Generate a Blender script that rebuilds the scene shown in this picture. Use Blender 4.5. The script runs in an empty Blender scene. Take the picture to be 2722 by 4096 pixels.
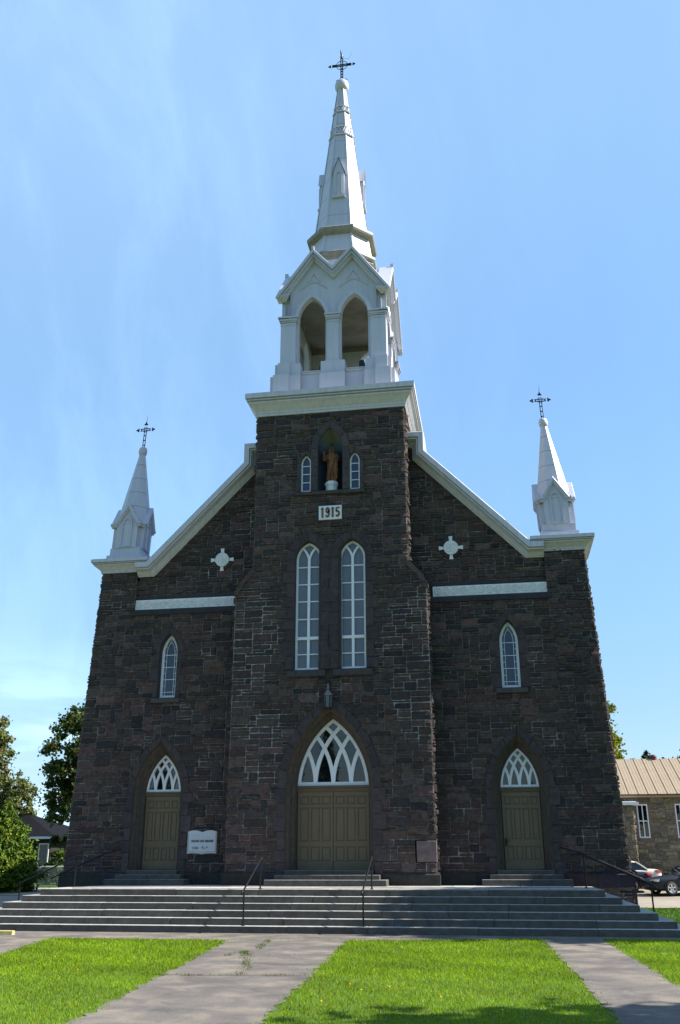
import bpy, bmesh, math, random
import numpy as np
from mathutils import Vector, Matrix
R = math.radians
sc = bpy.context.scene
col = sc.collection
rng = random.Random(7)
nrg = np.random.default_rng(11)

# ------------------------------------------------------------------ camera
cam = bpy.data.cameras.new('camera')
camo = bpy.data.objects.new('camera', cam)
col.objects.link(camo)
sc.camera = camo
cam.sensor_fit = 'HORIZONTAL'
cam.sensor_width = 36
cam.lens = 3690.29 / 2722 * 36
cam.clip_start = 0.1
cam.clip_end = 3000
CP = Vector((5.2773, -31.2969, 0.65))
_a, _b, _c = 0.3625, -0.1604, -0.0019
_f = Vector((math.sin(_b) * math.cos(_a), math.cos(_b) * math.cos(_a), math.sin(_a)))
_r = Vector((math.cos(_b), -math.sin(_b), 0))
_u = _r.cross(_f)
_r2 = _r * math.cos(_c) + _u * math.sin(_c)
_u2 = -_r * math.sin(_c) + _u * math.cos(_c)
camo.matrix_world = Matrix(((_r2.x, _u2.x, -_f.x, CP.x), (_r2.y, _u2.y, -_f.y, CP.y), (_r2.z, _u2.z, -_f.z, CP.z), (0, 0, 0, 1)))

# ------------------------------------------------------------------ light
SUN_AZ, SUN_EL = R(7), R(42.5)     # azimuth: from +X (right) towards +Y (behind the facade)
S = Vector((math.cos(SUN_EL) * math.cos(SUN_AZ), math.cos(SUN_EL) * math.sin(SUN_AZ), math.sin(SUN_EL)))
sl = bpy.data.lights.new('sun', 'SUN')
sl.energy = 5.0
sl.angle = R(0.55)
sl.color = (1.0, 0.95, 0.86)
so = bpy.data.objects.new('sun', sl)
col.objects.link(so)
so.rotation_euler = S.to_track_quat('Z', 'Y').to_euler()
so.location = (60, 0, 60)
W = bpy.data.worlds.new('World')
sc.world = W
W.use_nodes = True
wn, wl = W.node_tree.nodes, W.node_tree.links
wn.clear()
w_out = wn.new('ShaderNodeOutputWorld')
w_bg = wn.new('ShaderNodeBackground')
w_bg.inputs['Strength'].default_value = 0.105
sky = wn.new('ShaderNodeTexSky')
sky.sky_type = 'NISHITA'
sky.sun_disc = False
sky.sun_elevation = SUN_EL
sky.sun_rotation = R(90) - SUN_AZ
sky.air_density = 1.0
sky.dust_density = 0.4
sky.ozone_density = 2.2
# thin high cirrus in the sky's own direction space: a veil over the sunward half, with soft streaks to the left
tc = wn.new('ShaderNodeTexCoord')
mp = wn.new('ShaderNodeMapping')
mp.inputs['Rotation'].default_value = (R(10), R(24), R(10))
mp.inputs['Scale'].default_value = (5.5, 2.0, 1.5)
nz = wn.new('ShaderNodeTexNoise')
nz.inputs['Scale'].default_value = 2.3
nz.inputs['Detail'].default_value = 8
nz.inputs['Roughness'].default_value = 0.62
nz.inputs['Distortion'].default_value = 0.35
sep = wn.new('ShaderNodeSeparateXYZ')
def w_range(sock, a, b, c, d):
    n = wn.new('ShaderNodeMapRange'); n.interpolation_type = 'SMOOTHSTEP'
    n.inputs['From Min'].default_value = a; n.inputs['From Max'].default_value = b
    n.inputs['To Min'].default_value = c; n.inputs['To Max'].default_value = d
    wl.new(sock, n.inputs['Value']); return n.outputs['Result']
def w_math(op, a, b):
    n = wn.new('ShaderNodeMath'); n.operation = op
    for i, q in enumerate((a, b)):
        if isinstance(q, (int, float)): n.inputs[i].default_value = q
        else: wl.new(q, n.inputs[i])
    return n.outputs['Value']
wl.new(tc.outputs['Generated'], mp.inputs['Vector'])
wl.new(mp.outputs['Vector'], nz.inputs['Vector'])
wl.new(tc.outputs['Generated'], sep.inputs['Vector'])
streak = w_range(nz.outputs['Fac'], .36, .72, 0, 1)
left = w_range(sep.outputs['X'], .18, -.50, .12, 1)
veil = w_range(sep.outputs['Y'], -.3, .75, .03, .20)
veil = w_math('ADD', veil, w_range(sep.outputs['Z'], .42, .80, 0, .13))
fac = w_math('ADD', w_math('MULTIPLY', w_math('MULTIPLY', streak, left), .10), w_math('MULTIPLY', veil, w_math('ADD', w_math('MULTIPLY', left, .35), .8)))
nz2 = wn.new('ShaderNodeTexNoise')       # one flat bank of cloud low on the left
nz2.inputs['Scale'].default_value = 3.2; nz2.inputs['Detail'].default_value = 6
mp2 = wn.new('ShaderNodeMapping'); mp2.inputs['Scale'].default_value = (1.3, 1.3, 7.0); mp2.inputs['Location'].default_value = (.35, .1, .0)
wl.new(tc.outputs['Generated'], mp2.inputs['Vector']); wl.new(mp2.outputs['Vector'], nz2.inputs['Vector'])
low = w_math('MULTIPLY', w_range(sep.outputs['Z'], .24, .10, 0, 1), w_range(sep.outputs['X'], .0, -.3, 0, 1))
fac = w_math('ADD', fac, w_math('MULTIPLY', low, w_range(nz2.outputs['Fac'], .45, .62, 0, .38)))
mixc = wn.new('ShaderNodeMixRGB')
mixc.inputs['Color2'].default_value = (4.2, 6.4, 8.6, 1)
hsv = wn.new('ShaderNodeHueSaturation')
hsv.inputs['Hue'].default_value = 0.500
hsv.inputs['Saturation'].default_value = 1.22
hsv.inputs['Value'].default_value = 0.92
wl.new(sky.outputs['Color'], hsv.inputs['Color'])
dim = wn.new('ShaderNodeVectorMath'); dim.operation = 'SCALE'      # thicker, duller air towards the horizon
wl.new(hsv.outputs['Color'], dim.inputs[0])
wl.new(w_range(sep.outputs['Z'], .02, .42, .62, 1.0), dim.inputs['Scale'])
wl.new(dim.outputs['Vector'], mixc.inputs['Color1'])
wl.new(fac, mixc.inputs['Fac'])
wl.new(mixc.outputs['Color'], w_bg.inputs['Color'])
wl.new(w_bg.outputs['Background'], w_out.inputs['Surface'])
sc.render.engine = 'CYCLES'
vs = sc.view_settings
vs.view_transform = 'Standard'
vs.look = 'None'
vs.gamma = 1
vs.exposure = 1.12
vs.use_curve_mapping = False

# ------------------------------------------------------------------ helpers
def empty(name, loc=(0, 0, 0), label=None, cat=None, group=None, rz=0):
    o = bpy.data.objects.new(name, None)
    col.objects.link(o)
    o.location = loc
    o.rotation_euler = (0, 0, rz)
    o.empty_display_size = 0.2
    tag(o, label, cat, group)
    return o

def tag(o, label=None, cat=None, group=None, kind=None):
    if label: o['label'] = label
    if cat: o['category'] = cat
    if group: o['group'] = group
    if kind: o['kind'] = kind
    return o

def copy_tree(o, parent=None):
    c = o.copy()
    col.objects.link(c)
    c.parent = parent
    for ch in list(o.children):
        copy_tree(ch, c)
    return c

class MB:
    """collects polygons (with an optional colour per face) and links them as ONE mesh object"""
    def __init__(self): self.v = []; self.f = []; self.c = []
    def add(self, pts, faces, c=None):
        n = len(self.v)
        self.v += [tuple(p) for p in pts]
        for f in faces:
            self.f.append([i + n for i in f]); self.c.append(c)
    def poly(self, pts, c=None): self.add(pts, [range(len(pts))], c)
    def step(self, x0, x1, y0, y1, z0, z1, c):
        """stone block: top coloured paler as if sunlit, sides darker as if in shade"""
        self.box(x0, x1, y0, y1, z0, z1, tuple(q * w for q, w in zip(c, (.40, .385, .36)))); self.c[-1] = tuple(q * 1.6 for q in c)  # tread brightness and riser shade are put into the face colours
    def box(self, x0, x1, y0, y1, z0, z1, c=None):
        p = [(x, y, z) for x in (x0, x1) for y in (y0, y1) for z in (z0, z1)]
        self.add(p, [(0, 1, 3, 2), (4, 6, 7, 5), (0, 4, 5, 1), (2, 3, 7, 6), (0, 2, 6, 4), (1, 5, 7, 3)], c)
    def prism(self, pts, P, d0, d1, c=None):
        n = len(pts)
        a = [P(u, v, d0) for u, v in pts]; b = [P(u, v, d1) for u, v in pts]
        self.add(a + b, [list(range(n))[::-1], list(range(n, 2 * n))] + [(i, (i + 1) % n, n + (i + 1) % n, n + i) for i in range(n)], c)
    def loft(self, rings, close=False, cap0=False, cap1=False, c=None):
        n = len(rings[0]); fs = []
        for k in range(len(rings) - 1):
            for i in range(n if close else n - 1):
                j = (i + 1) % n
                fs.append((k * n + i, k * n + j, (k + 1) * n + j, (k + 1) * n + i))
        if cap0: fs.append(list(range(n))[::-1])
        if cap1: fs.append([(len(rings) - 1) * n + i for i in range(n)])
        self.add([p for r in rings for p in r], fs, c)
    def tube(self, pts, r, n=8, c=None, cap=True):
        pts = [Vector(p) for p in pts]
        rr = r if isinstance(r, (list, tuple)) else [r] * len(pts)
        rings = []
        for i, p in enumerate(pts):
            d = (pts[min(i + 1, len(pts) - 1)] - pts[max(i - 1, 0)]).normalized()
            a = d.cross(Vector((0, 0, 1)) if abs(d.z) < 0.95 else Vector((1, 0, 0))).normalized()
            b = d.cross(a)
            rings.append([p + (a * math.cos(t) + b * math.sin(t)) * rr[i] for t in [2 * math.pi * k / n for k in range(n)]])
        self.loft(rings, True, cap, cap, c)
    def ngon_loft(self, cx, cy, prof, n=8, ph=None, c=None, caps=True):
        """prof: (inradius, z); n sides with a flat side facing -Y"""
        ph = (math.pi / n if ph is None else ph) - math.pi / 2
        k = 1 / math.cos(math.pi / n)
        self.loft([[(cx + r * k * math.cos(ph + 2 * math.pi * i / n), cy + r * k * math.sin(ph + 2 * math.pi * i / n), z) for i in range(n)] for r, z in prof], True, caps, caps, c)
    def octagon(self, cx, cy, prof, k=.48, c=None):
        """eight sides, the four facing front, back and sides a little wider; prof: (distance of those sides, z)"""
        P = [(-k, -1), (k, -1), (1, -k), (1, k), (k, 1), (-k, 1), (-1, k), (-1, -k)]
        self.loft([[(cx + r * x, cy + r * y, z) for x, y in P] for r, z in prof], True, True, True, c)
    def lathe(self, cx, cy, prof, n=20, c=None):
        self.loft([[(cx + r * math.cos(2 * math.pi * i / n), cy + r * math.sin(2 * math.pi * i / n), z) for i in range(n)] for r, z in prof], True, True, True, c)
    def sweep(self, path, prof, P, closed=False, c=None):
        """path: 2D points; prof: list of (offset along the left normal, height); mitred"""
        n = len(path); rings = []
        for i in range(n):
            p = Vector(path[i])
            d0 = (p - Vector(path[i - 1])).normalized() if (closed or i > 0) else None
            d1 = (Vector(path[(i + 1) % n]) - p).normalized() if (closed or i < n - 1) else None
            if d0 is None: d0 = d1
            if d1 is None: d1 = d0
            n0 = Vector((-d0.y, d0.x)); n1 = Vector((-d1.y, d1.x))
            m = (n0 + n1)
            m = m / max(0.25, m.dot(n0))
            rings.append([P(p.x + m.x * o, p.y + m.y * o, h) for o, h in prof])
        if closed: rings.append(rings[0])
        self.loft(rings, True, not closed, not closed, c)
    def build(self, name, mat, parent=None, origin=(0, 0, 0), smooth=False, recalc=True):
        me = bpy.data.meshes.new(name)
        ox, oy, oz = origin
        me.from_pydata([(x - ox, y - oy, z - oz) for x, y, z in self.v], [], self.f)
        if any(c is not None for c in self.c):
            at = me.color_attributes.new('Col', 'FLOAT_COLOR', 'CORNER')
            buf = []
            for f, c in zip(self.f, self.c):
                cc = c or (.5, .5, .5)
                buf += [cc[0], cc[1], cc[2], 1.0] * len(f)
            at.data.foreach_set('color', buf)
        if recalc:
            bm = bmesh.new(); bm.from_mesh(me)
            bmesh.ops.recalc_face_normals(bm, faces=bm.faces)
            bm.to_mesh(me); bm.free()
        if smooth:
            me.polygons.foreach_set('use_smooth', [True] * len(me.polygons))
        me.materials.append(mat)
        o = bpy.data.objects.new(name, me)
        col.objects.link(o)
        if parent: o.parent = parent
        return o

def soft(o, w=0.012, seg=1, ang=35):
    m = o.modifiers.new('bevel', 'BEVEL'); m.width = w; m.segments = seg; m.limit_method = 'ANGLE'; m.angle_limit = R(ang)
    return o

# ------------------------------------------------------------------ materials
def new_mat(name):
    m = bpy.data.materials.new(name); m.use_nodes = True
    nt = m.node_tree
    return m, nt, nt.nodes['Principled BSDF']

def N(nt, typ, **kw):
    n = nt.nodes.new(typ)
    for k, v in kw.items():
        if k in n.inputs: n.inputs[k].default_value = v
        else: setattr(n, k, v)
    return n

def simple(name, c, rough=.6, metal=0, spec=.5, noise=0.0, nscale=6, bump=0, bscale=60, c2=None, coat=0):
    m, nt, b = new_mat(name)
    b.inputs['Base Color'].default_value = (*c, 1)
    b.inputs['Roughness'].default_value = rough
    b.inputs['Metallic'].default_value = metal
    b.inputs['Specular IOR Level'].default_value = spec
    if coat: b.inputs['Coat Weight'].default_value = coat
    t = N(nt, 'ShaderNodeTexCoord')
    if noise or c2:
        nz = N(nt, 'ShaderNodeTexNoise', Scale=nscale, Detail=6.0, Roughness=.6)
        nt.links.new(t.outputs['Object'], nz.inputs['Vector'])
        rp = N(nt, 'ShaderNodeValToRGB')
        rp.color_ramp.elements[0].position = .3; rp.color_ramp.elements[1].position = .72
        d = c2 or tuple(x * (1 - noise) for x in c)
        rp.color_ramp.elements[0].color = (*d, 1); rp.color_ramp.elements[1].color = (*c, 1)
        nt.links.new(nz.outputs['Fac'], rp.inputs['Fac'])
        nt.links.new(rp.outputs['Color'], b.inputs['Base Color'])
    if bump:
        n2 = N(nt, 'ShaderNodeTexNoise', Scale=bscale, Detail=5.0, Roughness=.65)
        nt.links.new(t.outputs['Object'], n2.inputs['Vector'])
        bp = N(nt, 'ShaderNodeBump', Strength=bump, Distance=.02)
        nt.links.new(n2.outputs['Fac'], bp.inputs['Height'])
        nt.links.new(bp.outputs['Normal'], b.inputs['Normal'])
    return m

def attr_mat(name, rough=.85, nscale=9, lo=.62, hi=1.3, bump=.5, bscale=35, bdist=.02, trans=0.0, spec=.3, tint=(1, 1, 1)):
    """base colour from the per-piece colour attribute, broken up by noise"""
    m, nt, b = new_mat(name)
    a = N(nt, 'ShaderNodeVertexColor', layer_name='Col')
    t = N(nt, 'ShaderNodeTexCoord')
    nz = N(nt, 'ShaderNodeTexNoise', Scale=nscale, Detail=8.0, Roughness=.68)
    nt.links.new(t.outputs['Object'], nz.inputs['Vector'])
    mr = N(nt, 'ShaderNodeMapRange')
    mr.inputs['From Min'].default_value = .28; mr.inputs['From Max'].default_value = .72
    mr.inputs['To Min'].default_value = lo; mr.inputs['To Max'].default_value = hi
    nt.links.new(nz.outputs['Fac'], mr.inputs['Value'])
    mx = N(nt, 'ShaderNodeVectorMath', operation='SCALE')
    nt.links.new(a.outputs['Color'], mx.inputs[0]); nt.links.new(mr.outputs['Result'], mx.inputs['Scale'])
    nt.links.new(mx.outputs['Vector'], b.inputs['Base Color'])
    b.inputs['Roughness'].default_value = rough
    b.inputs['Specular IOR Level'].default_value = spec
    if bump:
        n2 = N(nt, 'ShaderNodeTexNoise', Scale=bscale, Detail=8.0, Roughness=.7)
        nt.links.new(t.outputs['Object'], n2.inputs['Vector'])
        bp = N(nt, 'ShaderNodeBump', Strength=bump, Distance=bdist)
        nt.links.new(n2.outputs['Fac'], bp.inputs['Height'])
        nt.links.new(bp.outputs['Normal'], b.inputs['Normal'])
    if trans:
        tr = N(nt, 'ShaderNodeBsdfTranslucent')
        nt.links.new(mx.outputs['Vector'], tr.inputs['Color'])
        ms = N(nt, 'ShaderNodeMixShader', Fac=trans)
        nt.links.new(b.outputs['BSDF'], ms.inputs[1]); nt.links.new(tr.outputs['BSDF'], ms.inputs[2])
        nt.links.new(ms.outputs['Shader'], nt.nodes['Material Output'].inputs['Surface'])
    return m

M = {}
M['stone'] = attr_mat('quarry_faced_stone', .85, 9, .55, 1.4, .9, 24, .04)
M['dressed'] = attr_mat('dressed_stone', .85, 6, .62, 1.3, .45, 45, .012)
M['granite'] = attr_mat('granite_step', .8, 5, .62, 1.28, .35, 90, .006)
M['mortar'] = None
def mortar_mat(name, repoint):
    m, nt, b = new_mat(name)
    t = N(nt, 'ShaderNodeTexCoord')
    nz = N(nt, 'ShaderNodeTexNoise', Scale=.8, Detail=4.0)
    nt.links.new(t.outputs['Object'], nz.inputs['Vector'])
    val = nz.outputs['Fac']
    if repoint:              # newly repointed joints at the buttressed lower corners of the tower
        sp = N(nt, 'ShaderNodeSeparateXYZ'); nt.links.new(t.outputs['Object'], sp.inputs['Vector'])
        ab = N(nt, 'ShaderNodeMath', operation='ABSOLUTE'); nt.links.new(sp.outputs['X'], ab.inputs[0])
        def rg(sock, a, b_, c, d):
            q = N(nt, 'ShaderNodeMapRange'); q.interpolation_type = 'SMOOTHSTEP'
            q.inputs['From Min'].default_value = a; q.inputs['From Max'].default_value = b_; q.inputs['To Min'].default_value = c; q.inputs['To Max'].default_value = d
            nt.links.new(sock, q.inputs['Value']); return q.outputs['Result']
        def mul(p, q):
            n = N(nt, 'ShaderNodeMath', operation='MULTIPLY'); nt.links.new(p, n.inputs[0]); nt.links.new(q, n.inputs[1]); return n.outputs['Value']
        z_ = mul(rg(sp.outputs['Z'], 3.2, 5.6, .15, 1), rg(sp.outputs['Z'], 10.2, 9.4, 0, 1))
        f = mul(z_, rg(ab.outputs['Value'], 1.2, 2.9, 0, .26))
        ad = N(nt, 'ShaderNodeMath', operation='ADD'); nt.links.new(val, ad.inputs[0]); nt.links.new(f, ad.inputs[1]); val = ad.outputs['Value']
    rp = N(nt, 'ShaderNodeValToRGB')
    e = rp.color_ramp.elements
    e[0].position = .56; e[0].color = (.125, .108, .088, 1)
    e[1].position = .72; e[1].color = (.30, .285, .265, 1)
    nt.links.new(val, rp.inputs['Fac'])
    n2 = N(nt, 'ShaderNodeTexNoise', Scale=9.0, Detail=5.0)
    nt.links.new(t.outputs['Object'], n2.inputs['Vector'])
    mr = N(nt, 'ShaderNodeMapRange'); mr.inputs['From Min'].default_value = .3; mr.inputs['From Max'].default_value = .7; mr.inputs['To Min'].default_value = .35; mr.inputs['To Max'].default_value = 1.4
    nt.links.new(n2.outputs['Fac'], mr.inputs['Value'])
    mx = N(nt, 'ShaderNodeVectorMath', operation='SCALE')
    nt.links.new(rp.outputs['Color'], mx.inputs[0]); nt.links.new(mr.outputs['Result'], mx.inputs['Scale'])
    nt.links.new(mx.outputs['Vector'], b.inputs['Base Color'])
    b.inputs['Roughness'].default_value = .9
    return m
M['mortar'] = mortar_mat('lime_mortar', False)
M['mortar_tower'] = mortar_mat('repointed_mortar', True)

def clad_mat(name, c, seam=1.0, stain=(.30, .30, .29), rough=.42, amount=.35, ph=0.0):
    """painted sheet metal: horizontal seams, faint run-down streaks"""
    m, nt, b = new_mat(name)
    t = N(nt, 'ShaderNodeTexCoord')
    mp = N(nt, 'ShaderNodeMapping'); mp.inputs['Scale'].default_value = (7, 7, .55)
    nt.links.new(t.outputs['Object'], mp.inputs['Vector'])
    nz = N(nt, 'ShaderNodeTexNoise', Scale=1.0, Detail=6.0, Roughness=.65)
    nt.links.new(mp.outputs['Vector'], nz.inputs['Vector'])
    rp = N(nt, 'ShaderNodeValToRGB')
    rp.color_ramp.elements[0].position = .42; rp.color_ramp.elements[1].position = .78
    rp.color_ramp.elements[0].color = (0, 0, 0, 1); rp.color_ramp.elements[1].color = (amount, amount, amount, 1)
    nt.links.new(nz.outputs['Fac'], rp.inputs['Fac'])
    mx = N(nt, 'ShaderNodeMixRGB'); mx.inputs['Color1'].default_value = (*c, 1); mx.inputs['Color2'].default_value = (*stain, 1)
    nt.links.new(rp.outputs['Color'], mx.inputs['Fac'])
    out = mx.outputs['Color']
    if seam:
        sp = N(nt, 'ShaderNodeSeparateXYZ'); nt.links.new(t.outputs['Object'], sp.inputs['Vector'])
        ad = N(nt, 'ShaderNodeMath', operation='ADD'); ad.inputs[1].default_value = ph
        nt.links.new(sp.outputs['Z'], ad.inputs[0])
        md = N(nt, 'ShaderNodeMath', operation='PINGPONG'); md.inputs[1].default_value = seam / 2
        nt.links.new(ad.outputs['Value'], md.inputs[0])
        lt = N(nt, 'ShaderNodeMath', operation='LESS_THAN'); lt.inputs[1].default_value = .016
        nt.links.new(md.outputs['Value'], lt.inputs[0])
        m2 = N(nt, 'ShaderNodeMixRGB'); m2.inputs['Color2'].default_value = (.16, .16, .18, 1)
        sc_ = N(nt, 'ShaderNodeMath', operation='MULTIPLY'); sc_.inputs[1].default_value = .65
        nt.links.new(lt.outputs['Value'], sc_.inputs[0])
        nt.links.new(sc_.outputs['Value'], m2.inputs['Fac']); nt.links.new(out, m2.inputs['Color1'])
        out = m2.outputs['Color']
    nt.links.new(out, b.inputs['Base Color'])
    b.inputs['Roughness'].default_value = rough
    n2 = N(nt, 'ShaderNodeTexNoise', Scale=2.2, Detail=3.0)
    nt.links.new(t.outputs['Object'], n2.inputs['Vector'])
    bp = N(nt, 'ShaderNodeBump', Strength=.25, Distance=.02)
    nt.links.new(n2.outputs['Fac'], bp.inputs['Height']); nt.links.new(bp.outputs['Normal'], b.inputs['Normal'])
    return m
M['clad'] = clad_mat('white_metal_cladding', (.50, .495, .565), 1.12)
M['clad_plain'] = clad_mat('white_metal_trim', (.50, .495, .565), 0)
M['clad_side'] = clad_mat('white_spire_metal', (.50, .495, .565), .62, ph=.2)
M['cornice'] = clad_mat('cornice_metal', (.52, .51, .545), 0, (.30, .28, .25), .5, .55)
M['roll'] = clad_mat('weathered_roll_moulding', (.25, .235, .195), 0, (.14, .13, .10), .55, .9)
M['plaster'] = simple('belfry_inner_boards', (.29, .275, .245), .8, noise=.5, nscale=1.3)
M['white'] = simple('white_window_paint', (.80, .82, .85), .45, noise=.1, nscale=4)
M['white_relief'] = simple('white_cast_stone', (.80, .79, .79), .7, noise=.22, nscale=5, bump=.3, bscale=40)
M['glass_hazy'] = simple('hazy_window_glass', (.15, .17, .20), .22, spec=.6, noise=.25, nscale=1.2)
M['glass_blue'] = simple('dark_blue_window_glass', (.035, .05, .085), .12, spec=.6)
M['glass_dark'] = simple('dark_mirror_glass', (.006, .007, .009), .02, spec=.9)
M['door'] = simple('olive_brown_door_paint', (.152, .108, .058), .5, noise=.16, nscale=3, bump=.08, bscale=30)
M['door_trim'] = simple('brown_door_lintel', (.115, .088, .05), .55, noise=.2, nscale=4)
M['iron'] = simple('black_painted_iron', (.006, .006, .008), .5, spec=.3, noise=.3, nscale=20)
M['lamp_brass'] = simple('weathered_lantern_metal', (.25, .235, .21), .4, metal=.6, noise=.4, nscale=14)
M['lamp_glass'] = simple('mottled_lantern_glass', (.13, .16, .18), .25, noise=.65, nscale=22, spec=.7)
M['digit'] = simple('orange_brown_digit_paint', (.185, .075, .024), .6, noise=.3, nscale=9)
M['plaque'] = simple('white_date_plaque', (.72, .73, .75), .6, noise=.15, nscale=5)
M['sign_white'] = simple('white_sign_panel', (.50, .54, .57), .4, noise=.08, nscale=4)
M['sign_edge'] = simple('brown_sign_edge', (.20, .16, .12), .6)
M['sign_ink'] = simple('black_sign_ink', (.03, .025, .05), .6)
M['sign_grey'] = simple('grey_sign_ink', (.16, .17, .19), .6)
M['sign_faded'] = simple('faded_beige_sign_ink', (.58, .58, .54), .6)
M['gilt'] = simple('orange_gilt_statue', (.27, .105, .016), .5, metal=.15, c2=(.07, .027, .007), nscale=5, bump=.35, bscale=22)
M['dark_halo'] = simple('dark_halo_metal', (.02, .018, .016), .6)
M['roof_dark'] = simple('dark_roof_metal', (.07, .07, .075), .6, noise=.3)
M['pink'] = None

# ------------------------------------------------------------------ ground shape
def sm(a, b, t):
    t = max(0., min(1., (t - a) / (b - a)))
    return t * t * (3 - 2 * t)
def ground(x, y):
    z = -1.08
    z += sm(-8, -11, x) * .52 * sm(-5, 8, y)
    z += sm(6, 12, x) * (.30 * sm(19, 26, y) + .3 * sm(26, 34, y))
    z += .35 * sm(34, 90, y)
    return z

# ------------------------------------------------------------------ arches and stone work
def arch(cx, w, z0, zs, h, d=0., n=12, dz=0.):
    """pointed-arch outline from bottom-left over the apex to bottom-right"""
    Rr = (h * h + w * w) / (2 * w)
    rd = Rr + d
    th = math.acos(max(-1, min(1, (w - Rr) / rd)))
    pts = [(cx - w - d, z0 - dz)]
    for i in range(n + 1):
        t = math.pi + (th - math.pi) * i / n
        pts.append((cx - w + Rr + rd * math.cos(t), zs + rd * math.sin(t)))
    return pts + [(2 * cx - x, z) for x, z in pts[-2::-1]]

def in_arch(u, v, cx, w, z0, zs, h, d=0.):
    if v < z0: return False
    a = abs(u - cx)
    if v <= zs: return a < w + d
    Rr = (h * h + w * w) / (2 * w)
    return math.hypot(a + (Rr - w), v - zs) < Rr + d

PAL = [((.072, .058, .051), 32), ((.088, .069, .060), 26), ((.056, .051, .050), 20), ((.043, .043, .046), 12), ((.060, .059, .051), 8),
       ((.094, .068, .060), 8), ((.112, .078, .068), 2), ((.112, .092, .074), 4), ((.10, .086, .078), 6)]
def stone_col(k=1.0):
    t = rng.random() * sum(w for _, w in PAL)
    for c, w in PAL:
        t -= w
        if t <= 0: break
    s = rng.choice((rng.uniform(.68, 1.0), rng.uniform(.88, 1.3))) * k
    return tuple(x * s * q * rng.uniform(.95, 1.05) for x, q in zip(c, (.92, .785, .80)))

def dress_col(k=1.0):
    s = rng.uniform(.84, 1.14) * k
    t = rng.random()
    a, b = (.062, .047, .046), (.050, .042, .043)
    return tuple((x + (y - x) * t) * s for x, y in zip(a, b))

def add_stone(mb, P, u0, u1, v0, v1, rough, c, j=.0095):
    u0 += j + rng.uniform(-.004, .004); u1 -= j + rng.uniform(-.004, .004)
    v0 += j * .9 + rng.uniform(-.004, .004); v1 -= j * .9 + rng.uniform(-.004, .004)
    w, h = u1 - u0, v1 - v0
    if w < .03 or h < .03: return
    nu, nv = max(1, round(w / .14)), max(1, round(h / .12))
    e = min(.026, w * .2, h * .2)
    us = [u0] + [u0 + e + (w - 2 * e) * i / nu for i in range(nu + 1)] + [u1]
    vv = [v0] + [v0 + e + (h - 2 * e) * i / nv for i in range(nv + 1)] + [v1]
    base = rng.uniform(.35, 1.0) * rough
    tu, tv = rng.uniform(-.5, .5) * rough, rng.uniform(-.5, .5) * rough
    pts = []
    for b, v in enumerate(vv):
        for a, u in enumerate(us):
            edge = a in (0, len(us) - 1) or b in (0, len(vv) - 1)
            if edge: d = -.004
            else:
                d = base + tu * ((u - u0) / w - .5) + tv * ((v - v0) / h - .5) + rng.uniform(-.45, .45) * rough
                d = max(.004, d)
            ju = 0 if edge else rng.uniform(-.012, .012)
            jv = 0 if edge else rng.uniform(-.010, .010)
            pts.append(P(u + ju, v + jv, d))
    n = len(us)
    mb.add(pts, [(b * n + a, b * n + a + 1, (b + 1) * n + a + 1, (b + 1) * n + a) for b in range(len(vv) - 1) for a in range(n - 1)], c)

def stone_wall(st, mo, P, u0, u1, v0, v1, solid, rough=.045, cw=.11, ch=.096, k=1.0, Pm=None):
    nc, nr = max(1, round((u1 - u0) / cw)), max(1, round((v1 - v0) / ch))
    cw, ch = (u1 - u0) / nc, (v1 - v0) / nr
    ok = [[solid(u0 + (c + .5) * cw, v0 + (r + .5) * ch) for c in range(nc)] for r in range(nr)]
    jog = [0] + [rng.uniform(-.012, .012) for _ in range(nr - 1)] + [0]
    Pm = Pm or P
    for r in range(nr):                       # mortar bed
        c = 0
        while c < nc:
            if not ok[r][c]: c += 1; continue
            e = c
            while e < nc and ok[r][e] and e - c < 12: e += 1
            mo.poly([Pm(u0 + c * cw, v0 + r * ch, 0), Pm(u0 + e * cw, v0 + r * ch, 0), Pm(u0 + e * cw, v0 + (r + 1) * ch, 0), Pm(u0 + c * cw, v0 + (r + 1) * ch, 0)])
            c = e
    free = [row[:] for row in ok]
    for r in range(nr):
        c = 0
        while c < nc:
            if not free[r][c]: c += 1; continue
            h = rng.choices((1, 2, 3), (34, 44, 22))[0]
            w = rng.randint(3, 7) if h > 1 else rng.randint(3, 6)
            if h == 3 and rng.random() < .3: w += 2
            e = c
            while e < nc and free[r][e] and e - c < w: e += 1
            if e < nc and free[r][e] and (e + 1 >= nc or not free[r][e + 1]): e += 1
            hh = 1
            while hh < h and r + hh < nr and all(free[r + hh][x] for x in range(c, e)): hh += 1
            for y in range(r, r + hh):
                for x in range(c, e): free[y][x] = False
            add_stone(st, P, u0 + c * cw, u0 + e * cw, v0 + r * ch + jog[r], v0 + (r + hh) * ch + jog[r + hh], rough, stone_col(k))
            c = e

def block(mb, pts, yf, yb, c, ch=.012):
    """dressed block: polygon in XZ with a small chamfer at the front"""
    cx = sum(p[0] for p in pts) / len(pts); cz = sum(p[1] for p in pts) / len(pts)
    def inset(q, k):
        d = math.hypot(q[0] - cx, q[1] - cz)
        s = max(0, 1 - k / d) if d > 1e-6 else 1
        return (cx + (q[0] - cx) * s, cz + (q[1] - cz) * s)
    a = [inset(p, .005) for p in pts]; b = [inset(p, .005 + ch) for p in pts]
    n = len(pts)
    mb.add([(x, yb, z) for x, z in a] + [(x, yf + ch, z) for x, z in a] + [(x, yf, z) for x, z in b],
           [(i, (i + 1) % n, n + (i + 1) % n, n + i) for i in range(n)] + [(n + i, n + (i + 1) % n, 2 * n + (i + 1) % n, 2 * n + i) for i in range(n)] + [[2 * n + i for i in range(n)]], c)

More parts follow.
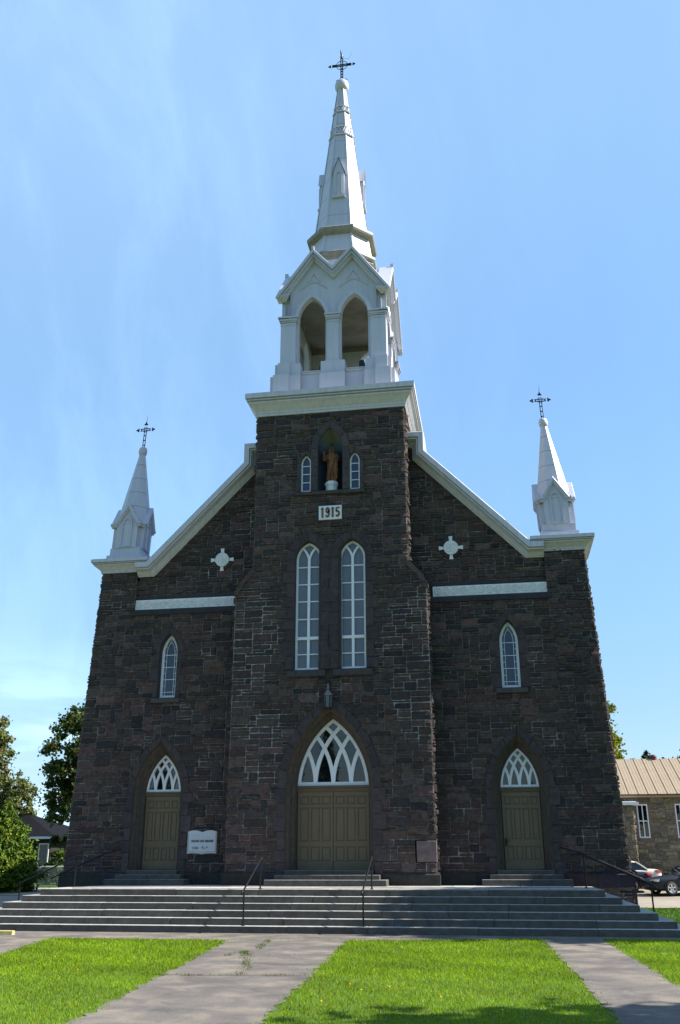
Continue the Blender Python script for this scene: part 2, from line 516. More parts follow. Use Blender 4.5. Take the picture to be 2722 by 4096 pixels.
def surround(mb, cx, w, z0, zs, h, d0, d1, yf, yb, nb=4, jl=(.0, .13), jr=(.0, .13), k=1.0, jamb=True, jd=None):
    Rr = (h * h + w * w) / (2 * w)
    def pt(d, t, s):
        th = math.acos(max(-1, min(1, (w - Rr) / (Rr + d))))
        a = math.pi + (th - math.pi) * t
        x = -w + Rr + (Rr + d) * math.cos(a)
        return (cx + s * x, zs + (Rr + d) * math.sin(a))
    for s in (1, -1):
        cuts = [0] + sorted((i + rng.uniform(-.12, .12)) / nb for i in range(1, nb)) + [1]
        for i in range(nb):
            ts = [cuts[i] + (cuts[i + 1] - cuts[i]) * q / 4 for q in range(5)]
            block(mb, [pt(d0, t, s) for t in ts] + [pt(d1, t, s) for t in reversed(ts)], yf + rng.uniform(-.006, .006), yb, dress_col(k))
        if jamb:
            z = zs; q = rng.randint(0, 1); jj = jl if s == 1 else jr
            dj = jd or d1
            while z > z0 + .02:
                hh = min(rng.uniform(.32, .62), z - z0)
                if z - z0 - hh < .15: hh = z - z0
                e = dj + jj[q % 2]
                xs = sorted((cx - s * (w + d0), cx - s * (w + e)))
                block(mb, [(xs[0], z - hh), (xs[1], z - hh), (xs[1], z), (xs[0], z)], yf + rng.uniform(-.008, .008), yb, dress_col(k))
                z -= hh; q += 1

def reveal(mb, cx, w, z0, zs, h, levels, c):
    mb.loft([[(x, y, z) for x, z in arch(cx, w, z0, zs, h, d)] for d, y in levels], c=c)

def arch_frame(mb, cx, w, z0, zs, h, fw, y0, y1, bottom=True):
    """painted frame following an arch: outer outline w, bar width fw"""
    o = arch(cx, w, z0, zs, h); i = arch(cx, w, z0, zs, h, -fw)
    n = len(o)
    rings = [[(x, y0, z) for x, z in o], [(x, y0, z) for x, z in i], [(x, y1, z) for x, z in i], [(x, y1, z) for x, z in o]]
    mb.loft([[r[k] for r in rings] for k in range(n)], True)
    if bottom: mb.box(cx - w + fw, cx + w - fw, y0 + .002, y1, z0, z0 + fw * 1.15)

def ribbon(mb, pts, wd, y0, y1):
    """flat bar of width wd following 2D points in XZ"""
    L, Rt = [], []
    for i, p in enumerate(pts):
        a = pts[max(i - 1, 0)]; b = pts[min(i + 1, len(pts) - 1)]
        dx, dz = b[0] - a[0], b[1] - a[1]; q = math.hypot(dx, dz) or 1
        L.append((p[0] - dz / q * wd / 2, p[1] + dx / q * wd / 2)); Rt.append((p[0] + dz / q * wd / 2, p[1] - dx / q * wd / 2))
    mb.loft([[(l[0], y0, l[1]), (r[0], y0, r[1]), (r[0], y1, r[1]), (l[0], y1, l[1])] for l, r in zip(L, Rt)], True, True, True)

def arch_pane(mb, cx, w, z0, zs, h, y, d=0.):
    p = arch(cx, w, z0, zs, h, d)
    mb.poly([(x, y, z) for x, z in p])

# ------------------------------------------------------------------ the church
TF = -.9175           # tower front plane
church = empty('church', (0, 0, 0), 'dark stone church with tall white steeple, date 1915 and three arched doors', 'church')
TW, TL = 2.76, 3.36   # half-widths of the upper and lower tower
def pier_x(z): return 9.22 - .042 * max(z, 0)
# openings as (cx, w, z0, zs, h)
CDOOR = (0, 1.43, 0, 2.86, 2.58)
TALL = [(-.776, .47, 6.70, 10.63, .68), (.776, .47, 6.70, 10.63, .68)]
SMALL = [(-.90, .19, 13.2, 14.30, .36), (.90, .19, 13.2, 14.30, .36)]
NICHE = (0, .46, 13.18, 14.86, .82)
def WDOOR(s): return (s * 6.05, .88, 0, 2.83, 1.66)
def WWIN(s): return (s * 6.0, .31, 6.05, 7.66, .68)

# tower stone
st, mo = MB(), MB()
def t_edge(z):
    if z < 9.47: return TL
    if z < 9.89: return TL + (3.13 - TL) * (z - 9.47) / .42
    if z < 10.25: return 3.13 + (TW - 3.13) * (z - 9.89) / .36
    return TW
def tower_solid(u, v):
    if abs(u) > t_edge(v) + .02: return False
    if in_arch(u, v, *CDOOR, .21) : return False
    for t in TALL:
        if in_arch(u, v, *t, .20): return False
    if in_arch(u, v, *NICHE, .20): return False
    for t in SMALL:
        if in_arch(u, v, *t, .08): return False
    if 13.0 < v < 13.2 and abs(u) < 1.2: return False
    if 12.08 < v < 12.54 and abs(u) < .40: return False
    if .62 < v < 1.26 and 2.74 < u: return False
    if abs(u) < .36 and 6.4 < v < 10.7: return False
    return True
PF = lambda u, v, d: (u, TF - d, v)
stone_wall(st, mo, PF, -TL, TL, .32, 10.22, tower_solid)
stone_wall(st, mo, PF, -TW, TW, 10.22, 16.3, tower_solid)
for s in (1, -1):     # returns of the tower
    PS = lambda u, v, d, s=s: (s * (TL + d), u, v)
    stone_wall(st, mo, PS, TF, .02, -.1, 9.47, lambda u, v: True, .075)
    PS = lambda u, v, d, s=s: (s * (TW + d), u, v)
    stone_wall(st, mo, PS, TF, 4.9, 9.9, 16.3, lambda u, v: True, .075)
    # weathered shoulder slabs
    q = [(TL + .05, 9.40), (TL + .05, 9.50), (3.16, 9.95), (TW + .03, 10.36), (TW - .10, 10.24), (3.03, 9.86), (TL - .10, 9.40)]
    c = stone_col(1.0)
    st.prism([(s * x, z) for x, z in q], lambda u, v, d: (u, d, v), TF - .055, .08, c)
st.build('tower_stonework', M['stone'], church, recalc=False)
mo.build('tower_mortar', M['mortar_tower'], church, recalc=False)
mb = MB()
mb.box(-2.69, 2.69, .5, 4.9, -.1, 16.35); mb.box(-3.29, -2.69, TF + .5, .6, -.1, 9.6); mb.box(2.69, 3.29, TF + .5, .6, -.1, 9.6)
mb.box(-2.69, 2.69, 4.88, 4.95, 9, 16.35)
mb.build('tower_core', M['roof_dark'], church)

# wings
for s in (-1, 1):
    st, mo = MB(), MB()
    wd, ww = WDOOR(s), WWIN(s)
    def gtop(x):      # underside of the raking coping, as a height for |x|
        return 14.75 - (x - 3.35) * 1.083 if x > 3.35 else 15.4
    def low_solid(u, v):
        x = abs(u)
        if in_arch(u, v, *wd, .17) or in_arch(u, v, *ww, .17): return False
        if 5.88 < v < 6.05 and abs(x - 6.02) < .5: return False
        if v > 9.22 and x < 7.44: return False
        return True
    def PW(u, v, d, s=s):
        x = abs(u)
        if x > 7.4: x = 7.4 + (x - 7.4) * (pier_x(v) - 7.4) / (9.22 - 7.4)
        return (s * x, -.06 - d, v)
    a, b = (TL - .02, 9.22) if s > 0 else (-9.22, -TL + .02)
    stone_wall(st, mo, PW, a, b, .32, 9.22, low_solid)
    a, b = (7.9, 9.24) if s > 0 else (-9.24, -7.9)
    stone_wall(st, mo, lambda u, v, d: (u, -.13 - d, v), a, b, -1.12, -.08, lambda u, v: True)
    a, b = (7.42, 9.22) if s > 0 else (-9.22, -7.42)
    stone_wall(st, mo, PW, a, b, 9.22, 10.86, lambda u, v: True)
    PR = lambda u, v, d: (u, .09 - d, v)
    a, b = (TW - .02, 7.46) if s > 0 else (-7.46, -TW + .02)
    stone_wall(st, mo, PR, a, b, 9.18, 15.4, lambda u, v: v < gtop(abs(u)) + .05 and not (9.30 < v < 9.66 and 3.5 < abs(u) < 7.46) and math.hypot(abs(u) - 4.2, v - 11.08) > .33)
    PI = lambda u, v, d, s=s: (s * (7.42 - d), u, v)
    stone_wall(st, mo, PI, -.06, .1, 9.22, 10.86, lambda u, v: True, .015)
    PO = lambda u, v, d, s=s: (s * (pier_x(v) + d), u, v)
    stone_wall(st, mo, PO, -.06, 1.35, -1.1, 10.86, lambda u, v: True, .05)
    st.build('wing_stonework', M['stone'], church, recalc=False)
    mo.build('wing_mortar', M['mortar'], church, recalc=False)
    mb = MB()          # rest of the flank, behind the first metres
    mb.box(s * 6.8, s * 7.4, 1.2, 35.9, -1.1, 7.6, (.075, .063, .056)); mb.prism([(3.0, 9.0), (7.0, 10.9), (8.7, 10.9), (9.0, -1.1), (3.0, -1.1)], lambda u, v, d: (s * u, d, v), 1.15, 1.35, (.075, .063, .056)); mb.prism([(2.7, 9.0), (2.7, 15.4), (3.3, 15.4), (3.3, 14.6), (7.0, 10.8), (7.0, 9.0)], lambda u, v, d: (s * u, d, v), .55, .62, (.075, .063, .056))
    mb.build('flank_wall', M['stone'], church)
    # stepped dark ledge under the frieze
    mb = MB()
    x = 3.38
    while x < 7.5:
        e = min(x + rng.uniform(.9, 1.5), 7.56)
        if 7.56 - e < .4: e = 7.56
        mb.prism([(-.14, 9.06), (.1, 9.06), (.1, 9.29), (-.02, 9.29), (-.14, 9.2)], lambda u, v, d: (d, u, v), s * (x + .004), s * (e - .004), tuple(q * rng.uniform(.8, 1.1) for q in (.036, .037, .040)))
        x = e
    mb.box(s * 3.38, s * 7.42, .02, .1, 9.69, 9.80, (.04, .04, .042))
    mb.build('frieze_ledge', M['dressed'], church)
    # white frieze with thirteen quatrefoil roundels
    mb = MB()
    mb.box(s * 3.5, s * 7.44, .0, .12, 9.30, 9.66)
    for i in range(13):
        cx = s * (3.69 + i * .297); cz = 9.50
        ring = [(cx + .122 * math.cos(t), -.004, cz + .122 * math.sin(t)) for t in [2 * math.pi * q / 18 for q in range(19)]]
        mb.tube(ring, .022, 5)
        for q in range(4):
            t = math.pi / 4 + q * math.pi / 2
            mb.tube([(cx + .045 * math.cos(t) + .035 * math.cos(p), -.003, cz + .045 * math.sin(t) + .035 * math.sin(p)) for p in [2 * math.pi * w / 10 for w in range(11)]], .016, 4)
    mb.build('frieze', M['white_relief'], church)
    # cross medallion
    mb = MB()
    cx, cz = s * 4.2, 11.08
    mb.prism([(cx + .265 * math.cos(t), cz + .265 * math.sin(t)) for t in [2 * math.pi * q / 28 for q in range(28)]], lambda u, v, d: (u, d, v), .0, .12)
    for q in range(4):
        t = q * math.pi / 2
        c_, s_ = math.cos(t), math.sin(t)
        mb.prism([(cx + c_ * a - s_ * b, cz + s_ * a + c_ * b) for a, b in ((.24, -.045), (.43, -.072), (.43, .072), (.24, .045))], lambda u, v, d: (u, d, v), .03, .12)
        tt = t + math.pi / 4
        mb.tube([(cx + .105 * math.cos(tt) + .07 * math.cos(p), -.004, cz + .105 * math.sin(tt) + .07 * math.sin(p)) for p in [2 * math.pi * w / 14 for w in range(15)]], .02, 5)
    mb.tube([(cx + .245 * math.cos(p), -.002, cz + .245 * math.sin(p)) for p in [2 * math.pi * w / 28 for w in range(29)]], .014, 5)
    med = mb.build('cross_medallion', M['white_relief'], church)
    mb = MB()
    n = 24
    for q in range(4):
        a0, a1 = q * math.pi / 2 + .22, (q + 1) * math.pi / 2 - .22
        ts = [a0 + (a1 - a0) * i / 6 for i in range(7)]
        block(mb, [(cx + .29 * math.cos(t), cz + .29 * math.sin(t)) for t in ts] + [(cx + .40 * math.cos(t), cz + .40 * math.sin(t)) for t in reversed(ts)], .035, .12, stone_col(.9))
    mb.build('stone_ring', M['dressed'], med)

# plinth (dark battered base course), all round the front
def plinth_run(P, a, b, z0, z1, out):
    mb = MB()
    x = a
    while x < b - .01:
        e = min(x + rng.uniform(.7, 1.5), b)
        if b - e < .35: e = b
        c = tuple(q * rng.uniform(.75, 1.15) for q in (.036, .031, .029))
        mb.prism([(x + .005, 0), (e - .005, 0)][:0] or [(x + .005, z0), (e - .005, z0), (e - .005, z1 - .07), (x + .005, z1 - .07)], P, -.05, out, c)
        mb.loft([[P(x + .005, z1 - .07, out), P(e - .005, z1 - .07, out)], [P(x + .005, z1 + .005, .015), P(e - .005, z1 + .005, .015)], [P(x + .005, z1 + .005, -.05), P(e - .005, z1 + .005, -.05)]], c=c)
        x = e
    mb.build('plinth', M['dressed'], church)
for a, b in ((-TL - .09, -1.43), (1.43, TL + .09)): plinth_run(PF, a, b, -.1, .33, .09)
for s in (-1, 1):
    PWp = lambda u, v, d, s=s: (s * u, -.06 - d, v)
    plinth_run(PWp, TL - .02, 5.17, -.1, .33, .09); plinth_run(PWp, 6.93, 9.3, -.1, .33, .09)
    plinth_run(lambda u, v, d, s=s: (s * (TL + d), u, v), TF - .0, -.06, -.1, .33, .09)
    plinth_run(lambda u, v, d, s=s: (s * (9.21 + d), u, v), -.15, 1.35, -1.15, .33, .09)

# nave body and roof
mb = MB()
mb.prism([(-7.7, 7.4), (7.7, 7.4), (0, 13.6)], lambda u, v, d: (u, d, v), 1.1, 36)
mb.build('nave_roof', M['roof_dark'], church)

# tower cornice
CORN = [(-.02, 0), (.06, 0), (.06, .10), (.09, .12), (.09, .20), (.13, .24), (.25, .40), (.31, .46), (.36, .50), (.36, .565), (.31, .575), (.31, .605), (.42, .615), (.42, .66), (.36, .665), (.36, .70), (.47, .705), (.47, .93), (.40, .95), (-.02, .98)]
mb = MB()
mb.sweep([(-TW, 4.9), (-TW, TF), (TW, TF), (TW, 4.9)][::-1][::-1], [(-o * .90, 16.33 + h * .89) for o, h in CORN], lambda u, v, d: (u, v, d))
mb.poly([(-TW - .4, TF - .4, 17.17), (TW + .4, TF - .4, 17.17), (TW + .4, 5.3, 17.17), (-TW - .4, 5.3, 17.17)])
mb.build('tower_cornice', M['cornice'], church)

# corner cornices and raking gable copings
for s in (-1, 1):
    mb = MB()
    pr = [(-o * .77, 10.73 + h * .51) for o, h in CORN]
    xo = pier_x(10.7)
    path = [(7.32, 2.2), (7.32, -.06), (xo, -.06), (xo, 2.2)]
    mb.sweep([(s * x, y) for x, y in path][::s], pr, lambda u, v, d: (u, v, d))
    mb.box(s * 7.1, s * (xo + .32), -.38, 2.2, 11.2, 11.225)
    mb.build('corner_cornice', M['cornice'], church)
    mb = MB()
    path = [(2.74, 15.53), (3.40, 15.53), (3.40, 14.76), (6.98, 11.02), (7.40, 11.02)]
    # profile: offset below the top line (towards the wall), depth y
    pr = [(0, .62), (0, -.40), (.03, -.42), (.20, -.42), (.205, -.33), (.235, -.33), (.24, -.36), (.275, -.36), (.28, -.25), (.30, -.25), (.30, -.16), (.38, -.08), (.42, -.05), (.42, -.02), (.46, .0), (.46, .62)]
    mb.sweep([(s * x, z) for x, z in path], [(-o * s, y) for o, y in pr], lambda u, v, d: (u, d, v))
    mb.build('gable_coping', M['cornice'], church)

# ---- dressed stone: doors
def door_leaf(mb, xa, xb, z0, z1, y, cols, rows):
    """stiles and rails proud of a back slab, raised field in every panel; rows: (z0,z1)"""
    mb.box(xa, xb, y + .03, y + .09, z0, z1)
    n = cols; W_ = xb - xa
    st_ = .105 if cols == 3 else .10
    pw = (W_ - st_ * 1.6 - st_ * (n - 1) * .8) / n
    xs = [xa + st_ * .8 + i * (pw + st_ * .8) for i in range(n)]
    zr = sorted(rows)
    zz = [z0] + [q for r in zr for q in r] + [z1]
    for i in range(0, len(zz), 2): mb.box(xa, xb, y, y + .032, zz[i], zz[i + 1])
    for a, b in zr:
        prev = xa
        for x in xs:
            mb.box(prev, x, y, y + .032, a, b); prev = x + pw
            mb.box(x + .028, x + pw - .028, y + .010, y + .032, a + .03, b - .03)
        mb.box(prev, xb, y, y + .032, a, b)

def tracery(mb, cx, w, z0, zs, h, y0, y1, nl, bw):
    """intersecting tracery: every mullion branches along the curve of the main arch"""
    Rr = (h * h + w * w) / (2 * w)
    step = 2 * w / nl
    for k in range(1, nl):
        xm = cx - w + step * k
        for s in (1, -1):
            pts = [(xm, z0)]
            c0 = xm + s * Rr
            for i in range(60):
                a = i * .03
                x, z = c0 - s * Rr * math.cos(a), zs + Rr * math.sin(a)
                if not in_arch(x, z, cx, w, z0, zs, h, -.02): break
                pts.append((x, z))
            if len(pts) > 2: ribbon(mb, pts, bw, y0 + (.004 if s > 0 else .007), y1)

def make_door(kind, cx, s=1):
    if kind == 'c':
        op, hw, yd, ys, out = CDOOR, 1.18, -.17, TF, .27
        lv = [(.02, ys - .05), (-.005, ys - .02), (-.005, ys + .10), (-.05, ys + .13), (-.085, ys + .18), (-.06, ys + .25), (-.10, ys + .30), (-.13, ys + .42), (-.19, ys + .46), (-.22, ys + .55), (-.25, yd + .1)]
        cols, nl, bw, thr = 3, 4, .125, .39
    else:
        op, hw, yd, ys, out = WDOOR(s), .61, .50, -.06, .22
        lv = [(.02, ys - .05), (-.005, ys - .02), (-.01, ys + .09), (-.06, ys + .12), (-.09, ys + .17), (-.07, ys + .23), (-.14, ys + .30), (-.19, ys + .40), (-.24, ys + .46), (-.27, yd + .1)]
        cols, nl, bw, thr = 4, 4, .082, .40
    cx = op[0]
    mb = MB()
    rows = [(thr + .27, 1.10), (1.27, 2.30), (2.41, 2.66)] if kind == 'c' else [(thr + .29, 1.10), (1.31, 2.25), (2.37, 2.62)]
    if kind == 'c':
        for a, b in ((-hw, -.006), (.006, hw)): door_leaf(mb, cx + a, cx + b, thr + .005, 2.80, yd, 3, rows)
    else:
        door_leaf(mb, cx - hw, cx + hw, thr + .005, 2.76, yd, 4, rows)
    d = mb.build('door', M['door'], church)
    soft(d, .006)
    mb = MB()
    if kind == 'c':
        mb.prism([(yd - .02, 2.80), (yd - .06, 2.86), (yd - .06, 2.90), (yd - .10, 2.93), (yd - .10, 2.99), (yd + .1, 2.99), (yd + .1, 2.80)], lambda u, v, q: (q, u, v), cx - hw - .02, cx + hw + .02)
        tz, tzs, th = 2.99, 2.88, 2.27
    else:
        mb.prism([(yd - .02, 2.76), (yd - .05, 2.81), (yd - .05, 2.84), (yd - .08, 2.86), (yd - .08, 2.91), (yd + .1, 2.91), (yd + .1, 2.76)], lambda u, v, q: (q, u, v), cx - hw - .02, cx + hw + .02)
        tz, tzs, th = 2.91, 2.84, 1.31
    mb.build('lintel', M['door_trim'], d)
    mb = MB()
    arch_frame(mb, cx, hw + .01, tz, tzs, th, bw * .8, yd - .02, yd + .1)
    tracery(mb, cx, hw + .01, tz, tz, th - (tz - tzs), yd - .012, yd + .08, nl, bw)
    tr = mb.build('transom_window', M['white'], d)
    mb = MB(); arch_pane(mb, cx, hw + .01, tz, tzs + .12, th - .12, yd + .06)
    mb.build('transom_glass', M['glass_dark'], d)
    mb = MB()
    surround(mb, *op, .0, out, ys - .05, ys + .1, 5 if kind == 'c' else 4, (.0, .12), (.0, .12), 1.0)
    # fine raised roll along the inner edge
    mb.build('stone_surround', M['dressed'], d)
    mb = MB()
    reveal(mb, *op, lv, (.078, .062, .048))
    mb.build('moulded_reveal', M['dressed'], d)
    if kind != 'c' and s > 0:
        mb = MB(); mb.box(cx - hw + .03, cx - hw + .09, yd - .03, yd, 1.12, 1.34)
        mb.tube([(cx - hw + .06, yd - .03, 1.26), (cx - hw + .06, yd - .08, 1.26), (cx - hw + .16, yd - .08, 1.25)], .014, 6)
        mb.build('handle', M['iron'], d)
    return d
make_door('c', 0); make_door('w', -6.05, -1); make_door('w', 6.05, 1)

# ---- wing windows
for s in (-1, 1):
    cx, w, z0, zs, h = WWIN(s)
    y = .17
    mb = MB()
    arch_frame(mb, cx, w, z0 + .02, zs, h, .085, y, y + .09)
    iw = w - .085
    inner = arch(cx, iw - .075, z0 + .1, zs, h * .92 - .17)
    ribbon(mb, inner, .018, y + .035, y + .06)
    for z in (6.29, 6.74, 7.18, 7.62): mb.box(cx - iw - .01, cx + iw + .01, y + .034, y + .06, z - .012, z + .012)
    for z in (6.51, 6.96, 7.40, 7.90):
        for q in (-1, 1): mb.box(cx + q * (iw - .08), cx + q * (iw + .01) - (q * .03 if z > 7.8 else 0), y + .036, y + .06, z - .009, z + .009)
    mb.box(cx - .009, cx + .009, y + .036, y + .06, 8.02, 8.18)
    wn_ = mb.build('window', M['white'], church)
    mb = MB(); arch_pane(mb, cx, w, z0, zs, h, y + .075); mb.build('glass_pane', M['glass_blue'], wn_)
    mb = MB()
    surround(mb, cx, w + .0, z0, zs, h, .02, .27, -.10, .05, 2, (-.07, .06), (-.07, .06), 1.05)
    mb.build('stone_surround', M['dressed'], wn_)
    mb = MB(); reveal(mb, cx, w, z0, zs, h, [(.03, -.09), (.02, -.05), (.0, y + .1)], (.06, .052, .048)); mb.build('reveal', M['dressed'], wn_)
    mb = MB(); mb.prism([(-.17, 5.87), (.14, 5.87), (.14, 6.065), (-.02, 6.065), (-.17, 6.02)], lambda u, v, q: (q, u, v), cx - s * 0 - .53, cx + .53, (.07, .062, .058)); mb.build('sill', M['dressed'], wn_)

# ---- tall tower windows
for s in (-1, 1):
    cx, w, z0, zs, h = TALL[0 if s < 0 else 1]
    y = -.72
    mb = MB()
    W2 = .455
    arch_frame(mb, cx, W2, z0 + .02, zs, h - .03, .07, y, y + .1)
    mb.box(cx - .045, cx + .045, y - .01, y + .09, z0 + .05, 10.80)
    mb.box(cx - W2 + .05, cx + W2 - .05, y - .012, y + .09, 7.775, 7.875)
    for z in (7.27, 8.50, 9.13, 9.75, 10.38): mb.box(cx - W2 + .05, cx + W2 - .05, y + .02, y + .09, z - .018, z + .018)
    # two lancet heads: each branch follows an arc from the mullion to the frame
    for q in (-1, 1):
        R0 = (h * h + w * w) / (2 * w)
        pts = [(cx, 10.55)]
        for i in range(40):
            a = i * .03
            x, z = cx + q * (R0 - R0 * math.cos(a)), 10.55 + R0 * math.sin(a)
            if not in_arch(x, z, cx, W2, z0, zs, h - .03, -.03): break
            pts.append((x, z))
        ribbon(mb, pts, .075, y + .001 * q, y + .09)
    wn_ = mb.build('window', M['white'], church)
    mb = MB(); arch_pane(mb, cx, W2, z0, zs, h - .03, y + .07); mb.build('glass_pane', M['glass_hazy'], wn_)
    mb = MB()
    a_, b_ = (0, .14), (-.02, -.02)
    surround(mb, cx, w, z0, zs, h, .0, .30, TF - .05, TF + .1, 3, a_ if s < 0 else b_, b_ if s < 0 else a_, 1.0, True, .28)
    mb.build('stone_surround', M['dressed'], wn_)
    mb = MB(); reveal(mb, cx, w, z0, zs, h, [(.02, TF - .04), (.0, TF - .02), (-.01, y + .12)], (.066, .054, .048)); mb.build('reveal', M['dressed'], wn_)
    mb = MB(); mb.prism([(TF - .13, 6.46), (y + .1, 6.46), (y + .1, 6.715), (TF + .05, 6.715), (TF - .13, 6.66)], lambda u, v, q: (q, u, v), cx - .70 + (0 if s < 0 else .06), cx + .70 - (.06 if s < 0 else 0), (.055, .05, .05)); mb.build('sill', M['dressed'], wn_)
mb = MB()            # stone shaft between the two tall windows
z = 6.7
while z < 10.6:
    e = min(z + rng.uniform(.3, .55), 10.6)
    if rng.random() < .5: block(mb, [(-.22, z), (.22, z), (.22, e), (-.22, e)], TF - .045, TF + .1, dress_col(.95))
    else:
        m_ = rng.uniform(-.08, .08)
        block(mb, [(-.22, z), (m_, z), (m_, e), (-.22, e)], TF - .045, TF + .1, dress_col(.9)); block(mb, [(m_, z), (.22, z), (.22, e), (m_, e)], TF - .04, TF + .1, dress_col(.95))
    z = e
block(mb, [(-.31, 10.6), (.31, 10.6), (.26, 11.0), (0, 11.28), (-.26, 11.0)], TF - .035, TF + .1, dress_col(.9))
block(mb, [(-.26, 9.02), (.26, 9.02), (.26, 9.20), (-.26, 9.20)], TF - .07, TF + .1, (.045, .045, .048))
mb.box(-.4, .4, TF + .06, TF + .1, 6.4, 11.3, (.07, .06, .05))
mb.build('window_mullion_stone', M['dressed'], church)

# ---- niche group
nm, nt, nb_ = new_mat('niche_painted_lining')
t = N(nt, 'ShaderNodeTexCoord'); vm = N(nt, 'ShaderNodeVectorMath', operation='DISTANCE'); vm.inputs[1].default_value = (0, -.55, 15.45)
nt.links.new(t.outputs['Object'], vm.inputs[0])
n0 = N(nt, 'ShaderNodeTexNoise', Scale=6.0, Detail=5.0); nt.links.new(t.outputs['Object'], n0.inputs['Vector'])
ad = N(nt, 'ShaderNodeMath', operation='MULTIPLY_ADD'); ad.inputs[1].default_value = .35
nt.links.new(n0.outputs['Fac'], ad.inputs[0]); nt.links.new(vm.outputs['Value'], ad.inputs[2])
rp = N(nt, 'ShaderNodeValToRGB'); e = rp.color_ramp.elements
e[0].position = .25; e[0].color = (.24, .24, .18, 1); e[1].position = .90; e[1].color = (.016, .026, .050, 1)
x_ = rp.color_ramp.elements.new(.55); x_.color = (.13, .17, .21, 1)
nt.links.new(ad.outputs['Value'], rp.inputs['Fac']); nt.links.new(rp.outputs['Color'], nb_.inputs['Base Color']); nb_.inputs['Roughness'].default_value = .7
mb = MB()
cx, w, z0, zs, h = NICHE
lv = [(0, TF + .04)] + [(-.455 * (1 - math.cos(q)), TF + .10 + .62 * math.sin(q)) for q in [i * math.pi / 2 / 9 for i in range(10)]]
reveal(mb, cx, w, z0, zs, h, lv, None)
mb.box(-.46, .46, TF, TF + .75, z0 - .06, z0)
niche = mb.build('statue_niche', nm, church, smooth=False)
mb = MB()
PK = (.118, .084, .078)
surround(mb, cx, w, 13.18, zs, h, .0, .25, TF - .055, TF + .12, 2, (0, 0), (0, 0), 1.35)
mb.build('stone_surround', M['dressed'], niche)
mb = MB(); reveal(mb, cx, w, 13.18, zs, h, [(.03, TF - .05), (.0, TF - .03), (.0, TF + .06)], (.11, .085, .08)); mb.build('reveal', M['dressed'], niche)
mb = MB()
for a, b in ((-1.26, -.3), (-.3, .45), (.45, 1.26)):
    mb.prism([(TF - .10, 13.02), (TF + .1, 13.02), (TF + .1, 13.18), (TF - .02, 13.18), (TF - .10, 13.15)], lambda u, v, q: (q, u, v), a + .003, b - .003, tuple(q * rng.uniform(.8, 1.1) for q in (.058, .052, .05)))
mb.build('sill', M['dressed'], niche)
for s, (cx, w, z0, zs, h) in zip((-1, 1), SMALL):
    y = TF + .10
    mb = MB()
    arch_frame(mb, cx, w - .005, z0, zs, h, .052, y, y + .06)
    for z in (13.58, 13.91, 14.23): mb.box(cx - w + .04, cx + w - .04, y + .006, y + .05, z - .015, z + .015)
    wn_ = mb.build('window', M['white'], church)
    mb = MB(); arch_pane(mb, cx, w, z0, zs, h, y + .05); mb.build('glass_pane', M['glass_blue'], wn_)
    mb = MB(); surround(mb, cx, w, 13.18, zs, h, .0, .14, TF - .045, TF + .1, 2, (0, .03), (0, .03), 1.1, True); mb.build('stone_surround', M['dressed'], wn_)
    mb = MB(); reveal(mb, cx, w, 13.18, zs, h, [(.03, TF - .04), (.0, TF - .02), (-.005, y + .07)], (.08, .066, .06)); mb.build('reveal', M['dressed'], wn_)

# cornerstone
mb = MB(); block(mb, [(2.745, .63), (TL + .02, .63), (TL + .02, 1.255), (2.745, 1.255)], TF - .05, TF + .1, (.155, .112, .11), .02); mb.build('cornerstone', M['dressed'], church)

# ------------------------------------------------------------------ belfry
BY, BC = -.26, 2.12        # front face, axis
D = BC - BY
bel = MB()
def rot4(k):
    SX, DD = (1.0, D) if k % 2 == 0 else ((D + .075) / 2.1, 1.985)
    def f(x, y, z):       # local: x along the face, y outward distance from the front face (negative = out), rotated about the axis
        X, Y_ = x * SX, y - DD
        for _ in range(k): X, Y_ = -Y_, X
        return (X, BC + Y_, z)
    return f
def bbox(mb, T, x0, x1, y0, y1, z0, z1, c=None):
    p = [T(x, y, z) for x in (x0, x1) for y in (y0, y1) for z in (z0, z1)]
    mb.add(p, [(0, 1, 3, 2), (4, 6, 7, 5), (0, 4, 5, 1), (2, 3, 7, 6), (0, 2, 6, 4), (1, 5, 7, 3)], c)
OPB = [(-.85, .545, 18.5, 20.90, .97), (.85, .545, 18.5, 20.90, .97)]
CAPS, ARMS, MOTS, ROOFS, inn = [], [], [], [], MB()
GS = 1.42                  # gable slope
